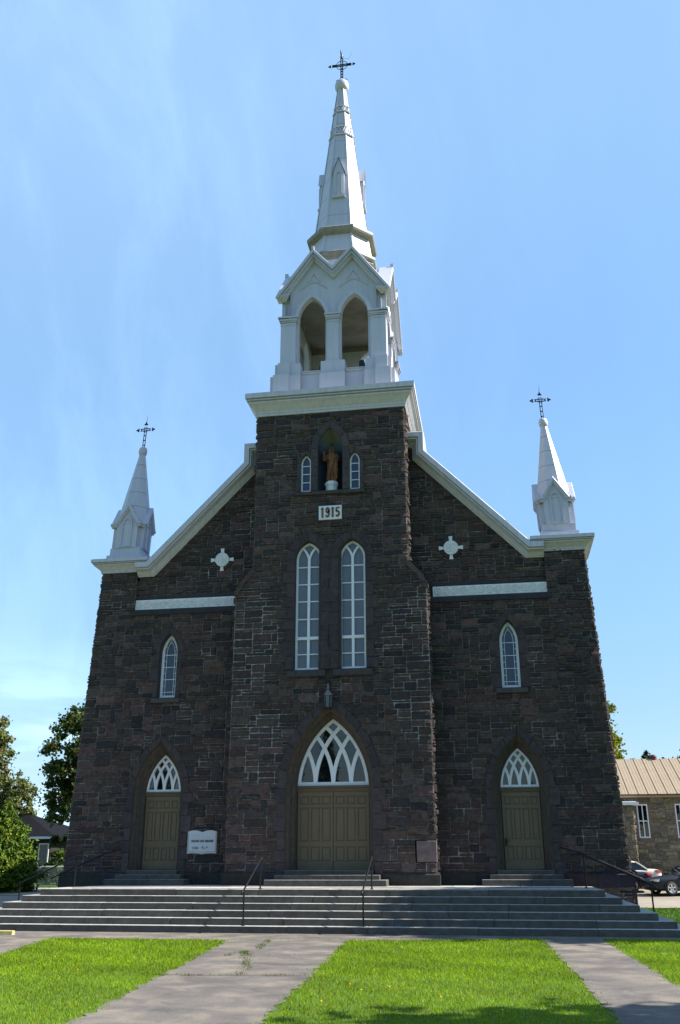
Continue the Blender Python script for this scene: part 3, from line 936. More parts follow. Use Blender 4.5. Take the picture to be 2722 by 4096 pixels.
for k in range(4):
    T = rot4(k)
    copes = MB(); ROOFS.append(copes)
    # stepped base and piers
    bbox(bel, T, -2.02, 2.02, .02, .30, 17.1, 18.5)
    for a, b in ((-2.42, -1.25), (-.49, .49), (1.25, 2.42)):
        bbox(bel, T, a, b, -.30, .3, 17.1, 18.22)
        a2, b2 = (a + .14 if a < -2 else a + .02), (b - .14 if b > 2 else b - .02)
        bbox(bel, T, a2, b2, -.16, .3, 18.22, 18.82)
        bel.loft([[T(a, -.30, 18.22), T(b, -.30, 18.22), T(b, .2, 18.22), T(a, .2, 18.22)], [T(a2, -.16, 18.27), T(b2, -.16, 18.27), T(b2, .2, 18.27), T(a2, .2, 18.27)]], True)
    for a, b in ((-1.25, -.49), (.49, 1.25)):
        bbox(bel, T, a, b, -.02, .05, 18.38, 18.52); bbox(bel, T, a, b, -.06, .05, 18.47, 18.50)
    # face with two pointed openings (flat sheet with thickness)
    face = [(-2.1, 18.8), (-2.1, 21.85), (-2.1, 22.0), (-.80, 24.05), (0, 22.75), (.80, 24.05), (2.1, 22.0), (2.1, 18.8)]
    # build the sheet as strips between the openings and the gable outline
    def strip(x0, x1, zt0, zt1, zb0, zb1):
        for y, flip in ((.06, 0), (.24, 1)):
            q = [T(x0, y, zb0), T(x1, y, zb1), T(x1, y, zt1), T(x0, y, zt0)]
            bel.poly(q[::-1] if flip else q)
    def top(x): return 23.88 - (GS * (abs(x) - .80) if abs(x) > .8 else 1.15 * (.80 - abs(x)))
    xs = sorted(set([-2.1, -.85 - .545, -.85 + .545, 0, .85 - .545, .85 + .545, 2.1, -.8, .8] + [c + .545 * q / 12 for c in (-.85, .85) for q in range(-12, 13)]))
    for x0, x1 in zip(xs, xs[1:]):
        xm = (x0 + x1) / 2
        def bot(x):
            for c, w, z0, zs, h in OPB:
                if abs(xm - c) < w:
                    R0 = (h * h + w * w) / (2 * w); a = abs(x - c)
                    return zs + math.sqrt(max(0, R0 * R0 - (a + R0 - w) ** 2))
            return 18.5
        strip(x0, x1, top(x0), top(x1), bot(x0), bot(x1))
    for o in OPB:
        bel.loft([[T(x, y, z) for x, z in arch(*o)] for y in (.06, .24)])
        # raised archivolt
        c, w, z0, zs, h = o
        a0 = arch(c, w, 20.9, zs, h, .0)[1:-1]; a1 = arch(c, w, 20.9, zs, h, .14)[1:-1]; a2 = arch(c, w, 20.9, zs, h, .19)[1:-1]
        arms = MB(); ARMS.append(arms)
        for A, B, y in ((a0, a1, -.07), (a1, a2, -.01)):
            arms.loft([[T(p[0], .07, p[1]) for p in A], [T(p[0], y, p[1]) for p in A], [T(p[0], y, p[1]) for p in B], [T(p[0], .07, p[1]) for p in B]])
    # shafts with capitals
    for a, b in ((-2.1, -1.49), (-.235, .235), (1.49, 2.1)):
        bbox(bel, T, a, b, -.10, .2, 18.82, 20.72)
        bbox(bel, T, a - .02, b + .02, -.12, .2, 18.82, 18.90)
        a_, b_ = a, b
        caps = MB(); CAPS.append(caps)
        bbox(caps, T, a_ - .015, b_ + .015, -.12, .2, 20.60, 20.63)
        bbox(caps, T, a_ - .02, b_ + .02, -.125, .2, 20.74, 20.80)
        bbox(caps, T, a_ - .06, b_ + .06, -.165, .2, 20.80, 20.88)
        bbox(caps, T, a_ - .10, b_ + .10, -.21, .2, 20.90, 20.97)
    for a, b in ((-1.49, -1.39), (-.31, -.235), (.235, .31), (1.39, 1.49)):
        bbox(bel, T, a, b, .02, .24, 18.52, 20.75); bbox(bel, T, a - .01, b + .01, -.02, .24, 20.75, 20.95)
    # gable copings: raised bands following the zigzag
    zig = [(-2.30, 21.88), (-.80, 24.02), (0, 23.10), (.80, 24.02), (2.30, 21.88)]
    Pz = lambda u, v, d, T=T: T(u, d, v)
    copes.sweep(zig, [(0, .26), (0, -.30), (-.02, -.32), (-.11, -.32), (-.12, -.20), (-.155, -.20), (-.16, -.24), (-.20, -.24), (-.205, -.10), (-.25, -.08), (-.28, -.02), (-.28, .05)], Pz)
    for c in (-.80, .80):
        motifs = MB(); MOTS.append(motifs)
        for (dx, za, zb, w_) in ((.30, 23.02, 22.62, .05),):
            motifs.tube([T(c - dx * .8, .05, 22.62), T(c, .05, 23.02), T(c + dx * .8, .05, 22.62)], .034, 6)
        motifs.tube([T(c + .56 * q / 6, .05, 22.28 + (22.63 - 22.28) * (1 - abs(q / 6) ** 1.35)) for q in range(-6, 7)], .028, 6)
        # roof of each gable running in to the axis
        zr, e = 23.94, 1.02
        for s in (-1, 1):
            copes.poly([T(c, -.26, zr), T(c, D, zr), T(c + s * 1.09, D, zr - 1.09 * GS), T(c + s * 1.09, -.26, zr - 1.09 * GS)] if c * s > 0 else [T(c, -.26, zr), T(c, D, zr), T(c + s * .8, D, zr - .8 * 1.15), T(c + s * .8, -.26, zr - .8 * 1.15)])
    bbox(copes, T, -.80 - .05, -.80 + .05, -.34, -.20, 23.96, 24.12); bbox(copes, T, .80 - .05, .80 + .05, -.34, -.20, 23.96, 24.12)
    # boarded ceiling inside: four cove planes
    for a, b in ((-1.9, -1.40), (-.3, .3), (1.40, 1.9)):
        bbox(inn, T, a, b, .245, .27, 17.3, 20.9)
    bbox(inn, T, -1.9, 1.9, .245, .27, 21.9, 22.3)
inn.poly([(x, BC + y, 22.15) for x, y in ((-1.85, -2.1), (1.85, -2.1), (1.85, 2.1), (-1.85, 2.1))])
inn.box(-1.7, 1.7, BC - 2.05, BC + 2.05, 17.2, 17.35)
belfry = bel.build('belfry', M['clad_plain'], church)
for name_, lst in (('capital', CAPS), ('archivolt', ARMS), ('gable_motif', MOTS), ('gable_roof', ROOFS)):
    for q in lst: q.build(name_, M['clad_plain'], belfry)
inn.build('inner_lining', M['plaster'], belfry)

# bells in the belfry
def bell(x, y, label, s=1.0):
    z = 18.02
    b = empty('church_bell', (x, y, z), label, 'bell', 'bells inside the belfry')
    mb = MB()
    mb.lathe(x, y, [(.05, z + 1.0), (.18, z + .98), (.26, z + .85), (.30, z + .55), (.38, z + .25), (.48, z + .1), (.50, z + .05), (.44, z + .05)], 20)
    mb.build('bell_body', simple('bell_bronze', (.10, .10, .085), .4, metal=.8, noise=.3), b, (x, y, z), True)
    mb = MB()
    mb.box(x - .5, x + .5, y - .09, y + .09, z + 1.0, z + 1.2)
    mb.prism([(x - .16, z + 1.2), (x + .16, z + 1.2), (x + .09, z + 1.55), (x - .09, z + 1.55)], lambda u, v, d: (u, d, v), y - .08, y + .08)
    for q in (-1, 1):
        mb.box(x + q * .56 - .05, x + q * .56 + .05, y - .5, y + .5, z, z + .12); mb.box(x + q * .56 - .05, x + q * .56 + .05, y - .5, y - .4, 17.35, z); mb.box(x + q * .56 - .05, x + q * .56 + .05, y + .4, y + .5, 17.35, z); mb.tube([(x + q * .56, y - .45, z + .1), (x + q * .56, y, z + 1.08), (x + q * .56, y + .45, z + .1)], .045, 6)
    mb.build('headstock', simple('dark_bell_frame', (.03, .03, .032), .6, noise=.3), b, (x, y, z))
    mb = MB()
    xx = x - s * .48
    ring = [(xx, y + .62 * math.cos(t), z + 1.12 + .62 * math.sin(t)) for t in [2 * math.pi * q / 28 for q in range(29)]]
    mb.tube(ring, .06, 6)
    for q in range(6):
        t = q * math.pi / 3
        mb.tube([(xx, y, z + 1.12), (xx, y + .6 * math.cos(t), z + 1.12 + .6 * math.sin(t))], .022, 5)
    mb.build('bell_wheel', simple('pale_bell_wheel', (.72, .72, .70), .6), b, (x, y, z))
bell(-.62, .95, 'bell behind the left opening of the white belfry, with its pale wheel', -1)
bell(.95, 1.1, 'bell behind the right opening of the white belfry, its headstock against the sky', -1)

# ------------------------------------------------------------------ steeple spire
def lucarne(mb, pm, T, w, z0, z1, zp, rbase, rsp):
    """blind dormer: vertical face at distance -rbase, roof runs back into the spire; T(x, dist_from_axis, z)"""
    f = [(-w, z0), (w, z0), (w, z1), (0, zp), (-w, z1)]
    mb.loft([[T(x, rbase, z) for x, z in f], [T(x, .2, z) for x, z in f]], True, True, False)
    mb.loft([[T(x * 1.22, rbase + .05, z) for x, z in [(-w, z1 - .06), (0, zp + .04), (w, z1 - .06)]], [T(x * 1.22, .15, z) for x, z in [(-w, z1 - .06), (0, zp + .04), (w, z1 - .06)]]])
    o = arch(0, w * .62, z0 + .12, z1 - .22, .24); i = arch(0, w * .62, z0 + .12, z1 - .22, .24, -.05)
    pm.loft([[T(a[0], rbase + .04, a[1]) for a in o], [T(a[0], rbase + .04, a[1]) for a in i], [T(a[0], rbase - .02, a[1]) for a in i]])
    pm.loft([[T(a[0], rbase + .04, a[1]) for a in o], [T(a[0], rbase - .02, a[1]) for a in o]])

def cross_mesh(mb, cx, cy, z0, zc, zt, hw, t, flat, spike, ring=.16):
    """openwork wrought-iron cross: paired bars with rungs, trefoil ends, ring at the crossing"""
    g = t
    for q in (-1, 1):
        mb.tube([(cx + q * g, cy, z0 - .05), (cx + q * g, cy, zt - .18)], flat, 6)
        mb.tube([(cx - hw + .15, cy, zc + q * g), (cx + hw - .15, cy, zc + q * g)], flat, 6)
    n = max(4, int((zc - z0) / .16))
    for i in range(n):
        z = z0 + .1 + (zc - z0 - .15) * i / (n - 1)
        mb.tube([(cx - g, cy, z - .03), (cx + g, cy, z + .03)], flat * .8, 5)
        mb.tube([(cx - g, cy, z + .03), (cx + g, cy, z - .03)], flat * .8, 5)
    for q in (-1, 1):
        for dx in (.5,):
            x = cx + q * hw * dx
            mb.tube([(x - .03, cy, zc - g), (x + .03, cy, zc + g)], flat * .8, 5); mb.tube([(x + .03, cy, zc - g), (x - .03, cy, zc + g)], flat * .8, 5)
    mb.tube([(cx + ring * math.cos(a), cy, zc + ring * math.sin(a)) for a in [2 * math.pi * i / 20 for i in range(21)]], flat * .55, 5)
    r = g * 1.05
    def blob(x, z, r):
        mb.loft([[(x + r * math.cos(p) * math.cos(a), cy + r * .7 * math.cos(p) * math.sin(a), z + r * math.sin(p)) for a in [2 * math.pi * i / 8 for i in range(8)]] for p in (-1.5, -.8, 0, .8, 1.5)], True, True, True)
    for ex, ez, dx, dz in ((cx - hw, zc, 1, 0), (cx + hw, zc, -1, 0), (cx, zt, 0, -1)):
        blob(ex, ez, r * .9)
        bx, bz = ex + dx * r * 1.5, ez + dz * r * 1.5
        if dx: blob(bx, bz + r, r * .85); blob(bx, bz - r, r * .85)
        else: blob(bx + r, bz, r * .85); blob(bx - r, bz, r * .85)
        mb.box(min(ex, bx) - .02, max(ex, bx) + .02, cy - flat, cy + flat, min(ez, bz) - .02, max(ez, bz) + .02)
    if spike: mb.tube([(cx, cy, zt), (cx + spike[0], cy, zt + spike[1])], [flat * .7, flat * .25], 5)

KO = .48
def spire_r(z): return 1.15 - (z - 26.0) * (.96 / 8.85)
mb = MB()
mb.octagon(0, BC, [(1.36, 22.2), (1.36, 24.5)])
mb.octagon(0, BC, [(1.38, 24.6), (1.20, 25.85), (1.15, 26.0), (spire_r(34.9), 34.9)])
spire = mb.build('steeple_spire', M['clad'], church)
mb = MB()
OCT = [Vector(p) for p in ((-KO, -1), (KO, -1), (1, -KO), (1, KO), (KO, 1), (-KO, 1), (-1, KO), (-1, -KO))]
for i in range(8):           # corner boards
    v, p, n_ = OCT[i], OCT[i - 1], OCT[(i + 1) % 8]
    for z0, z1, r0, r1 in ((24.75, 25.75, 1.358, 1.215), (26.1, 34.85, 1.14, spire_r(34.85))):
        pts = []
        for z, r in ((z0, r0), (z1, r1)):
            w_ = .075 if z < 30 else .04
            q = [v * r + (p - v).normalized() * w_, v * r, v * r + (n_ - v).normalized() * w_]
            o_ = v.normalized() * .02
            pts.append([((a_ + o_).x, BC + (a_ + o_).y, z) for a_ in q])
        mb.loft(pts)
mb.build('corner_board', M['clad_plain'], spire)
mb = MB()
mb.octagon(0, BC, [(1.37, 24.36), (1.43, 24.40), (1.43, 24.48), (1.49, 24.51), (1.525, 24.58), (1.52, 24.68), (1.47, 24.75), (1.36, 24.78)])
mb.octagon(0, BC, [(1.21, 25.70), (1.32, 25.76), (1.42, 25.80), (1.455, 25.88), (1.445, 25.99), (1.38, 26.07), (1.24, 26.11), (1.14, 26.12)])
mb.build('roll_moulding', M['roll'], spire)
for k in range(4):
    lm_ = pm_ = MB()
    def T(x, d, z, k=k):
        X, Y_ = x, -d
        for _ in range(k): X, Y_ = -Y_, X
        return (X, BC + Y_, z)
    lucarne(lm_, pm_, T, .235, 27.9, 29.25, 30.0, 1.0, 1)
    pm_.add([T(x, d, z) for x in (-.29, .29) for d in (.9, 1.07) for z in (27.82, 27.92)], [(0, 1, 3, 2), (4, 6, 7, 5), (0, 4, 5, 1), (2, 3, 7, 6), (0, 2, 6, 4), (1, 5, 7, 3)])
    lm_.build('lucarne', M['clad_plain'], spire)
LB = [MB(), MB()]
for k in range(8):           # lattice bands
    a = -math.pi / 2 + k * math.pi / 4
    ca, sa = math.cos(a), math.sin(a)
    def T(x, d, z): return (d * ca - x * sa, BC + d * sa + x * ca, z)
    for mb, (z0, z1, nx) in zip(LB, ((31.75, 32.25, 3), (33.25, 33.62, 2))):
        dk, wk = (1, KO) if k % 2 == 0 else ((1 + KO) / 2 ** .5, (1 - KO) / 2 ** .5)
        r0, r1 = spire_r(z0) * dk + .02, spire_r(z1) * dk + .02
        h0, h1 = r0 * wk * .92, r1 * wk * .92
        mb.tube([T(-h0, r0 + .015, z0), T(h0, r0 + .015, z0)], .032, 5); mb.tube([T(-h1, r1 + .01, z1), T(h1, r1 + .01, z1)], .02, 5)
        for i in range(nx):
            xa, xb = -1 + 2 * i / nx, -1 + 2 * (i + 1) / nx
            mb.tube([T(xa * h0, r0, z0), T(xb * h1, r1, z1)], .02, 4); mb.tube([T(xb * h0, r0, z0), T(xa * h1, r1, z1)], .02, 4)
for q in LB: q.build('lattice_band', M['clad_plain'], spire)
mb = MB()
mb.lathe(0, BC, [(.19, 34.80), (.27, 34.86), (.325, 35.0), (.335, 35.14), (.30, 35.30), (.20, 35.42), (.07, 35.47)], 24)
mb.build('ball', M['clad_plain'], spire, smooth=True)
mb = MB()
cross_mesh(mb, 0, BC, 35.45, 36.45, 37.05, .62, .045, .028, None, .27)
for q in (-1, 1):
    mb.tube([(q * (.05 + .11 + .11 * math.cos(t)), BC, 35.50 + .05 * math.sin(t) + .02) for t in [2 * math.pi * i / 14 for i in range(15)]], .011, 5)
mb.tube([(0, BC, 36.9), (-.01, BC, 37.1), (-.05, BC, 37.3), (-.06, BC, 37.45)], [.055, .05, .028, .008], 7)
mb.tube([(.06, BC, 36.86), (.35, BC, 36.82)], .006, 4); mb.tube([(.35, BC, 36.82), (.50, BC, 37.22)], .006, 4)
for q in (-1, 1):
    for zz in (36.45,): mb.tube([(q * .24, BC - .02, zz), (q * .46, BC - .02, zz)], .05, 6)
mb.build('spire_cross', M['iron'], spire)

# ------------------------------------------------------------------ corner turrets
def turret(s):
    cx, cy = s * 8.0, .52
    L = lambda m: (m.v.__setitem__(slice(None), [(x - s * max(0, z - 11.42) * .04, y, z) for x, y, z in m.v]), m)[1]
    mb = MB()
    for h, z0, z1 in ((.66, 11.2, 11.42), (.575, 11.42, 11.72)):
        mb.box(cx - h, cx + h, cy - h, cy + h, z0, z1)
    mb.box(cx - .475, cx + .475, cy - .475, cy + .475, 11.70, 12.75)     # corner posts' core
    pm = MB(); gb = MB()
    for k in range(4):
        def T(x, d, z, k=k):
            X, Y_ = x, -d
            for _ in range(k): X, Y_ = -Y_, X
            return (cx + X, cy + Y_, z)
        f = [(-.415, 11.72), (.415, 11.72), (.415, 12.74), (0, 13.42), (-.415, 12.74)]
        mb.loft([[T(x, .60, z) for x, z in f], [T(x, .1, z) for x, z in f]], True, True, False)
        # gable roof and coping
        zig = [(-.50, 12.68), (0, 13.50), (.50, 12.68)]
        Pz = lambda u, v, d, T=T: T(u, d, v)
        gb.sweep(zig, [(0, .05), (0, .70), (-.02, .72), (-.08, .72), (-.10, .67), (-.13, .66), (-.13, .05)], Pz)
        for q in (-1, 1):
            gb.add([T(x, d, z) for x in (q * .36, q * .56) for d in (.45, .70) for z in (12.64, 12.72)], [(0, 1, 3, 2), (4, 6, 7, 5), (0, 4, 5, 1), (2, 3, 7, 6), (0, 2, 6, 4), (1, 5, 7, 3)])
            gb.add([T(x, d, z) for x in (q * .40, q * .53) for d in (.45, .66) for z in (12.56, 12.64)], [(0, 1, 3, 2), (4, 6, 7, 5), (0, 4, 5, 1), (2, 3, 7, 6), (0, 2, 6, 4), (1, 5, 7, 3)])
        o = arch(0, .205, 11.80, 12.62, .32); i = arch(0, .205, 11.80, 12.62, .32, -.045)
        pm.loft([[T(a[0], .60, a[1]) for a in o], [T(a[0], .645, a[1]) for a in o], [T(a[0], .645, a[1]) for a in i], [T(a[0], .60, a[1]) for a in i]])
        pm.add([T(x, d, z) for x in (-.24, .24) for d in (.58, .64) for z in (11.75, 11.80)], [(0, 1, 3, 2), (4, 6, 7, 5), (0, 4, 5, 1), (2, 3, 7, 6), (0, 2, 6, 4), (1, 5, 7, 3)])
    t = L(mb).build('corner_turret', M['clad_plain'], church)
    L(gb).build('gablet', M['clad_plain'], t); L(pm).build('panel_moulding', M['clad_plain'], t)
    mb = MB()
    mb.ngon_loft(cx, cy, [(.62, 12.70), (.11, 15.80)], 8)
    L(mb).build('turret_spire', M['clad_side'], t)
    mb = MB(); mb.lathe(cx, cy, [(.09, 15.74), (.14, 15.78), (.168, 15.88), (.17, 15.98), (.14, 16.08), (.05, 16.13)], 18); L(mb).build('ball', M['clad_plain'], t, smooth=True)
    mb = MB(); cross_mesh(mb, cx, cy, 16.12, 16.90, 17.20, .355, .042, .016, (.02, .32), .105); L(mb).build('turret_cross', M['iron'], t)
turret(-1); turret(1)

# ------------------------------------------------------------------ text
def text_mesh(body, size, offset=0., shear=0., extrude=.004, sx=1.0):
    cu = bpy.data.curves.new('txt', 'FONT'); cu.body = body; cu.size = size; cu.offset = offset; cu.shear = shear; cu.extrude = extrude; cu.align_x = 'CENTER'; cu.align_y = 'CENTER'
    o = bpy.data.objects.new('txt', cu); col.objects.link(o)
    bpy.context.view_layer.update()
    me = bpy.data.meshes.new_from_object(o.evaluated_get(bpy.context.evaluated_depsgraph_get()))
    bpy.data.objects.remove(o); bpy.data.curves.remove(cu)
    for v in me.vertices: v.co = Vector((v.co.x * sx, -v.co.z, v.co.y))
    return me
def text_obj(name, body, size, mat, parent, loc, **kw):
    me = text_mesh(body, size, **kw); me.name = name; me.materials.clear(); me.materials.append(mat)
    o = bpy.data.objects.new(name, me); col.objects.link(o); o.parent = parent; o.location = loc
    return o

# date plaque
pq = empty('date_plaque', (.015, TF, 12.04), 'white plaque with brown date 1915 set below the statue niche', 'plaque')
mb = MB(); mb.box(-.415, .415, TF - .07, TF + .05, 12.04, 12.57); soft(mb.build('panel', M['plaque'], pq, (0, TF, 12.04)), .012)
DX = [-.275, -.09, .095, .275]
def digit(ch, x):
    """blocky digits as flat bars"""
    mb = MB(); z0, z1 = .075, .455; t = .058; w = .074
    y0, y1 = -.085, -.065
    if ch == '1':
        mb.box(x - .036, x + .036, y0, y1, z0, z1); mb.prism([(x - .065, z1 - .07), (x - .028, z1 - .06), (x - .028, z1)], lambda u, v, d: (u, d, v), y0, y1)
    if ch == '9':
        zm = (z0 + z1) / 2 - .03
        o = [(x + w * math.cos(a), (zm + z1) / 2 + (z1 - zm) / 2 * math.sin(a)) for a in [2 * math.pi * i / 20 for i in range(21)]]
        ribbon(mb, [((p[0] - x) * .62 + x, (p[1] - (zm + z1) / 2) * .78 + (zm + z1) / 2) for p in o], .066, y0, y1)
        ribbon(mb, [(x + .046, z1 - .1), (x + .046, z0 + .09), (x + .03, z0 + .045), (x, z0 + .03), (x - .035, z0 + .04), (x - .05, z0 + .09)], .068, y0, y1)
    if ch == '5':
        ribbon(mb, [(x + .07, z1 - .028), (x - .048, z1 - .028), (x - .048, z1 - .17)], .064, y0, y1)
        ribbon(mb, [(x - .055, z1 - .17), (x, z1 - .155), (x + .04, z1 - .19), (x + .05, z1 - .25), (x + .04, z0 + .07), (x, z0 + .03), (x - .035, z0 + .04), (x - .05, z0 + .085)], .068, y0, y1)
    o = mb.build('digit', M['digit'], pq)
for ch, x in zip('1915', DX): digit(ch, x)

# ------------------------------------------------------------------ mass-times sign
sg = empty('notice_sign', (-4.40, -.06, .87), 'white open-book sign with mass times beside the left door', 'sign')
OX, OY, OZ = -4.40, -.06, .87
def book(w, h0, cu, n=10, lo=0.):
    top = [(-w + 2 * w * i / (2 * n), 0) for i in range(2 * n + 1)]
    up = []
    for x, _ in top:
        t = abs(x) / w
        up.append((x, h0 + cu * (1 - ((t - .55) / .55) ** 2 if t < .55 else 1 - ((t - .55) / .5) ** 2 * .9)))
    dn = [(x, lo + cu * .55 * (1 - ((abs(x) / w - .6) / .6) ** 2)) for x, _ in reversed(top)]
    return up + dn
mb = MB(); mb.prism(book(.515, .69, .06), lambda u, v, d: (u, d, v), -.05, .02); mb.build('backing', M['sign_edge'], sg)
mb = MB(); mb.prism([(x, z + .02) for x, z in book(.49, .68, .06)], lambda u, v, d: (u, d, v), -.075, -.052); mb.build('page', M['sign_white'], sg)
mb = MB()
for q in (-1, 1):
    mb.box(q * .465 - .006, q * .465 + .006, -.079, -.076, .07, .69)
bl = [(x, z + .065) for x, z in book(.46, .68, .06)][21:]
ribbon(mb, bl, .011, -.079, -.076)
mb.build('border_line', M['sign_grey'], sg)
text_obj('lettering', 'HEURE DES MESSES', .098, M['sign_ink'], sg, (0, -.078, .42), shear=.25, offset=.003, sx=.92)
text_obj('lettering', 'DIM:', .115, M['sign_grey'], sg, (-.22, -.078, .205), offset=.0015)
text_obj('lettering', '9', .125, M['sign_ink'], sg, (.025, -.078, .205), offset=.006)
text_obj('lettering', 'h', .09, M['sign_grey'], sg, (.095, -.078, .19))
text_obj('lettering', '30', .075, M['sign_grey'], sg, (.175, -.078, .225), offset=.002)
for z0, xa, xb in ((.60, -.24, .24), (.525, -.36, .38)):      # worn-off lines at the top of the page: only strokes remain
    mb = MB(); mb.box(xa, xb, -.0765, -.0755, z0 - .012, z0 - .008)
    x = xa
    while x < xb:
        hgt = rng.uniform(.02, .05)
        if rng.random() > .14: mb.box(x, x + rng.uniform(.006, .014), -.0775, -.076, z0 - hgt / 2, z0 + hgt / 2)
        if rng.random() > .5: mb.box(x, x + .025, -.0775, -.076, z0 + rng.choice((-.024, .018)), z0 + rng.choice((.02, .026)) )
        x += rng.uniform(.02, .04)
    mb.build('faded_lettering', M['sign_faded'], sg)

# ------------------------------------------------------------------ wall lantern over the main door
ln = empty('wall_lantern', (0, TF, 5.3), 'hexagonal metal lantern hanging on the wall above the main door arch', 'lantern')
oy = TF - .28
g = (0, TF, 5.3)
mb = MB()
mb.ngon_loft(0, oy, [(.105, 5.37), (.135, 5.78)], 6)
mb.build('lantern_glass', M['lamp_glass'], ln, g)
mb = MB()
for i in range(6):
    a = -math.pi / 2 + math.pi / 6 + i * math.pi / 3
    k = 1 / math.cos(math.pi / 6)
    mb.tube([(.108 * k * math.cos(a), oy + .108 * k * math.sin(a), 5.36), (.138 * k * math.cos(a), oy + .138 * k * math.sin(a), 5.79)], .014, 5)
mb.ngon_loft(0, oy, [(.11, 5.33), (.12, 5.37)], 6)
mb.tube([(0, TF + .02, 6.02), (0, TF - .08, 6.05), (0, oy - .0, 6.0)], .016, 6)
mb.tube([(0, TF + .02, 5.62), (0, TF - .07, 5.66), (0, TF - .1, 5.75), (0, oy + .1, 5.80)], .014, 6)
mb.box(-.05, .05, TF - .06, TF + .02, 5.45, 6.3)
mb.build('lantern_frame', M['iron'], ln, g)
mb = MB()
mb.ngon_loft(0, oy, [(.165, 5.775), (.16, 5.80), (.055, 5.93), (.035, 5.97), (.06, 5.99), (.05, 6.02), (.025, 6.08), (.034, 6.10), (.02, 6.13), (.008, 6.19)], 6)
mb.build('lantern_roof', M['lamp_brass'], ln, g)

# ------------------------------------------------------------------ statue in the niche
stt = empty('statue', (0, -.56, 13.63), 'gilded orange-brown robed statue with raised hand standing in the arched niche', 'statue')
mb = MB()
def ell(z, rx, ry, cx=0, cy=0, n=40, fold=0, ph=0, k=9):
    out = []
    for i in range(n):
        t = 2 * math.pi * i / n
        f = 1 + fold * (math.sin(k * t + ph) * .6 + math.sin((k + 4) * t - ph * 1.7) * .4)
        out.append((cx + rx * f * math.cos(t), cy + ry * f * math.sin(t), z))
    return out
rg = []
for z, rx, ry, cx, cy, fo in ((0, .205, .155, 0, 0, .10), (.03, .205, .155, 0, 0, .12), (.15, .195, .145, 0, 0, .13), (.3, .185, .14, .005, 0, .13), (.48, .18, .135, .01, 0, .11), (.65, .175, .13, .01, 0, .08),
                             (.8, .168, .122, .005, 0, .05), (.92, .175, .12, 0, 0, .03), (1.03, .195, .118, 0, .01, .02), (1.10, .20, .105, 0, .015, .0), (1.145, .165, .085, 0, .015, 0), (1.175, .085, .07, 0, .01, 0), (1.2, .058, .06, 0, 0, 0), (1.24, .055, .062, 0, -.005, 0)):
    rg.append(ell(z, rx, ry, cx, cy, 40, fo, z * 3.2))
mb.loft(rg, True, True, True)
# head with hair and beard
mb.loft([ell(z, rx, ry, 0, cy, 20) for z, rx, ry, cy in ((1.20, .04, .045, -.03), (1.235, .055, .065, -.025), (1.28, .068, .078, -.012), (1.33, .074, .085, -.005), (1.38, .072, .083, 0), (1.43, .055, .065, .005), (1.462, .02, .025, .008))], True, True, True)
mb.loft([ell(z, rx, ry, 0, cy, 20) for z, rx, ry, cy in ((1.10, .085, .045, .06), (1.16, .098, .06, .045), (1.24, .096, .065, .035), (1.32, .090, .07, .028), (1.40, .082, .072, .022), (1.45, .055, .055, .015), (1.475, .02, .02, .01))], True, True, True)
for q in (-1, 1): mb.tube([(q * .06, -.055, 1.40), (q * .078, -.03, 1.30), (q * .085, -.03, 1.2), (q * .08, -.05, 1.12)], [.016, .026, .028, .014], 8)
mb.tube([(0, -.085, 1.355), (0, -.103, 1.318), (0, -.088, 1.305)], [.008, .013, .009], 6)
mb.tube([(0, -.07, 1.27), (0, -.075, 1.22), (0, -.06, 1.17)], [.035, .034, .012], 8)
# arms
mb.tube([(-.165, .01, 1.10), (-.235, -.01, .98), (-.265, -.05, .87)], [.065, .062, .066], 12)
mb.tube([(-.265, -.05, .86), (-.275, -.10, .97), (-.27, -.135, 1.08)], [.062, .075, .055], 12)
mb.tube([(-.27, -.135, 1.06), (-.268, -.145, 1.13)], [.026, .028], 8)
for i, (dx, L) in enumerate(((-.024, .075), (-.008, .09), (.009, .088), (.025, .065))):
    mb.tube([(-.268 + dx, -.147, 1.12), (-.268 + dx * 1.1, -.150, 1.12 + L * .6), (-.268 + dx * 1.1, -.158, 1.12 + L)], [.010, .009, .007], 6)
mb.tube([(-.245, -.15, 1.09), (-.225, -.165, 1.12), (-.218, -.17, 1.15)], [.011, .010, .007], 6)
mb.tube([(.165, .01, 1.10), (.235, -.0, .97), (.255, -.045, .87)], [.065, .065, .068], 12)
mb.tube([(.255, -.045, .87), (.18, -.125, .93), (.10, -.155, .99)], [.066, .064, .044], 12)
mb.tube([(.11, -.155, .985), (.06, -.165, 1.02)], [.024, .026], 8)
for dz, L in ((-.022, .06), (-.007, .075), (.009, .075), (.023, .06)):
    mb.tube([(.07, -.166, 1.015 + dz), (.07 - L * .6, -.166, 1.03 + dz * 1.2), (.07 - L, -.158, 1.035 + dz * 1.2)], [.010, .009, .007], 6)
mb.tube([(.075, -.165, 1.035), (.06, -.17, 1.07), (.05, -.168, 1.09)], [.011, .010, .007], 6)
# mantle: diagonal folds across the body and a ruffled fall on the left side
for i in range(7):
    f = i / 6
    p0 = Vector((.17 - .03 * f, -.09, 1.06 - .16 * f)); p2 = Vector((-.17 + .01 * f, -.08, .80 - .62 * f)); p1 = (p0 + p2) / 2 + Vector((.0, -.075, -.05))
    mb.tube([p0, p0.lerp(p1, .5) + Vector((0, -.025, 0)), p1, p1.lerp(p2, .5) + Vector((0, -.02, 0)), p2], [.022, .027, .03, .027, .018], 8)
rg = []
for z, r in ((.95, .04), (.82, .062), (.65, .070), (.48, .074), (.32, .078), (.18, .07), (.10, .05)):
    rg.append(ell(z, r * 1.05, r * .85, .17, -.075, 28, .24, z * 9, 7))
mb.loft(rg, True, True, True)
for x in (-.09, -.03, .04): mb.tube([(x, -.145, .5 + x), (x - .015, -.16, .25), (x - .03, -.165, .03)], [.016, .024, .022], 7)
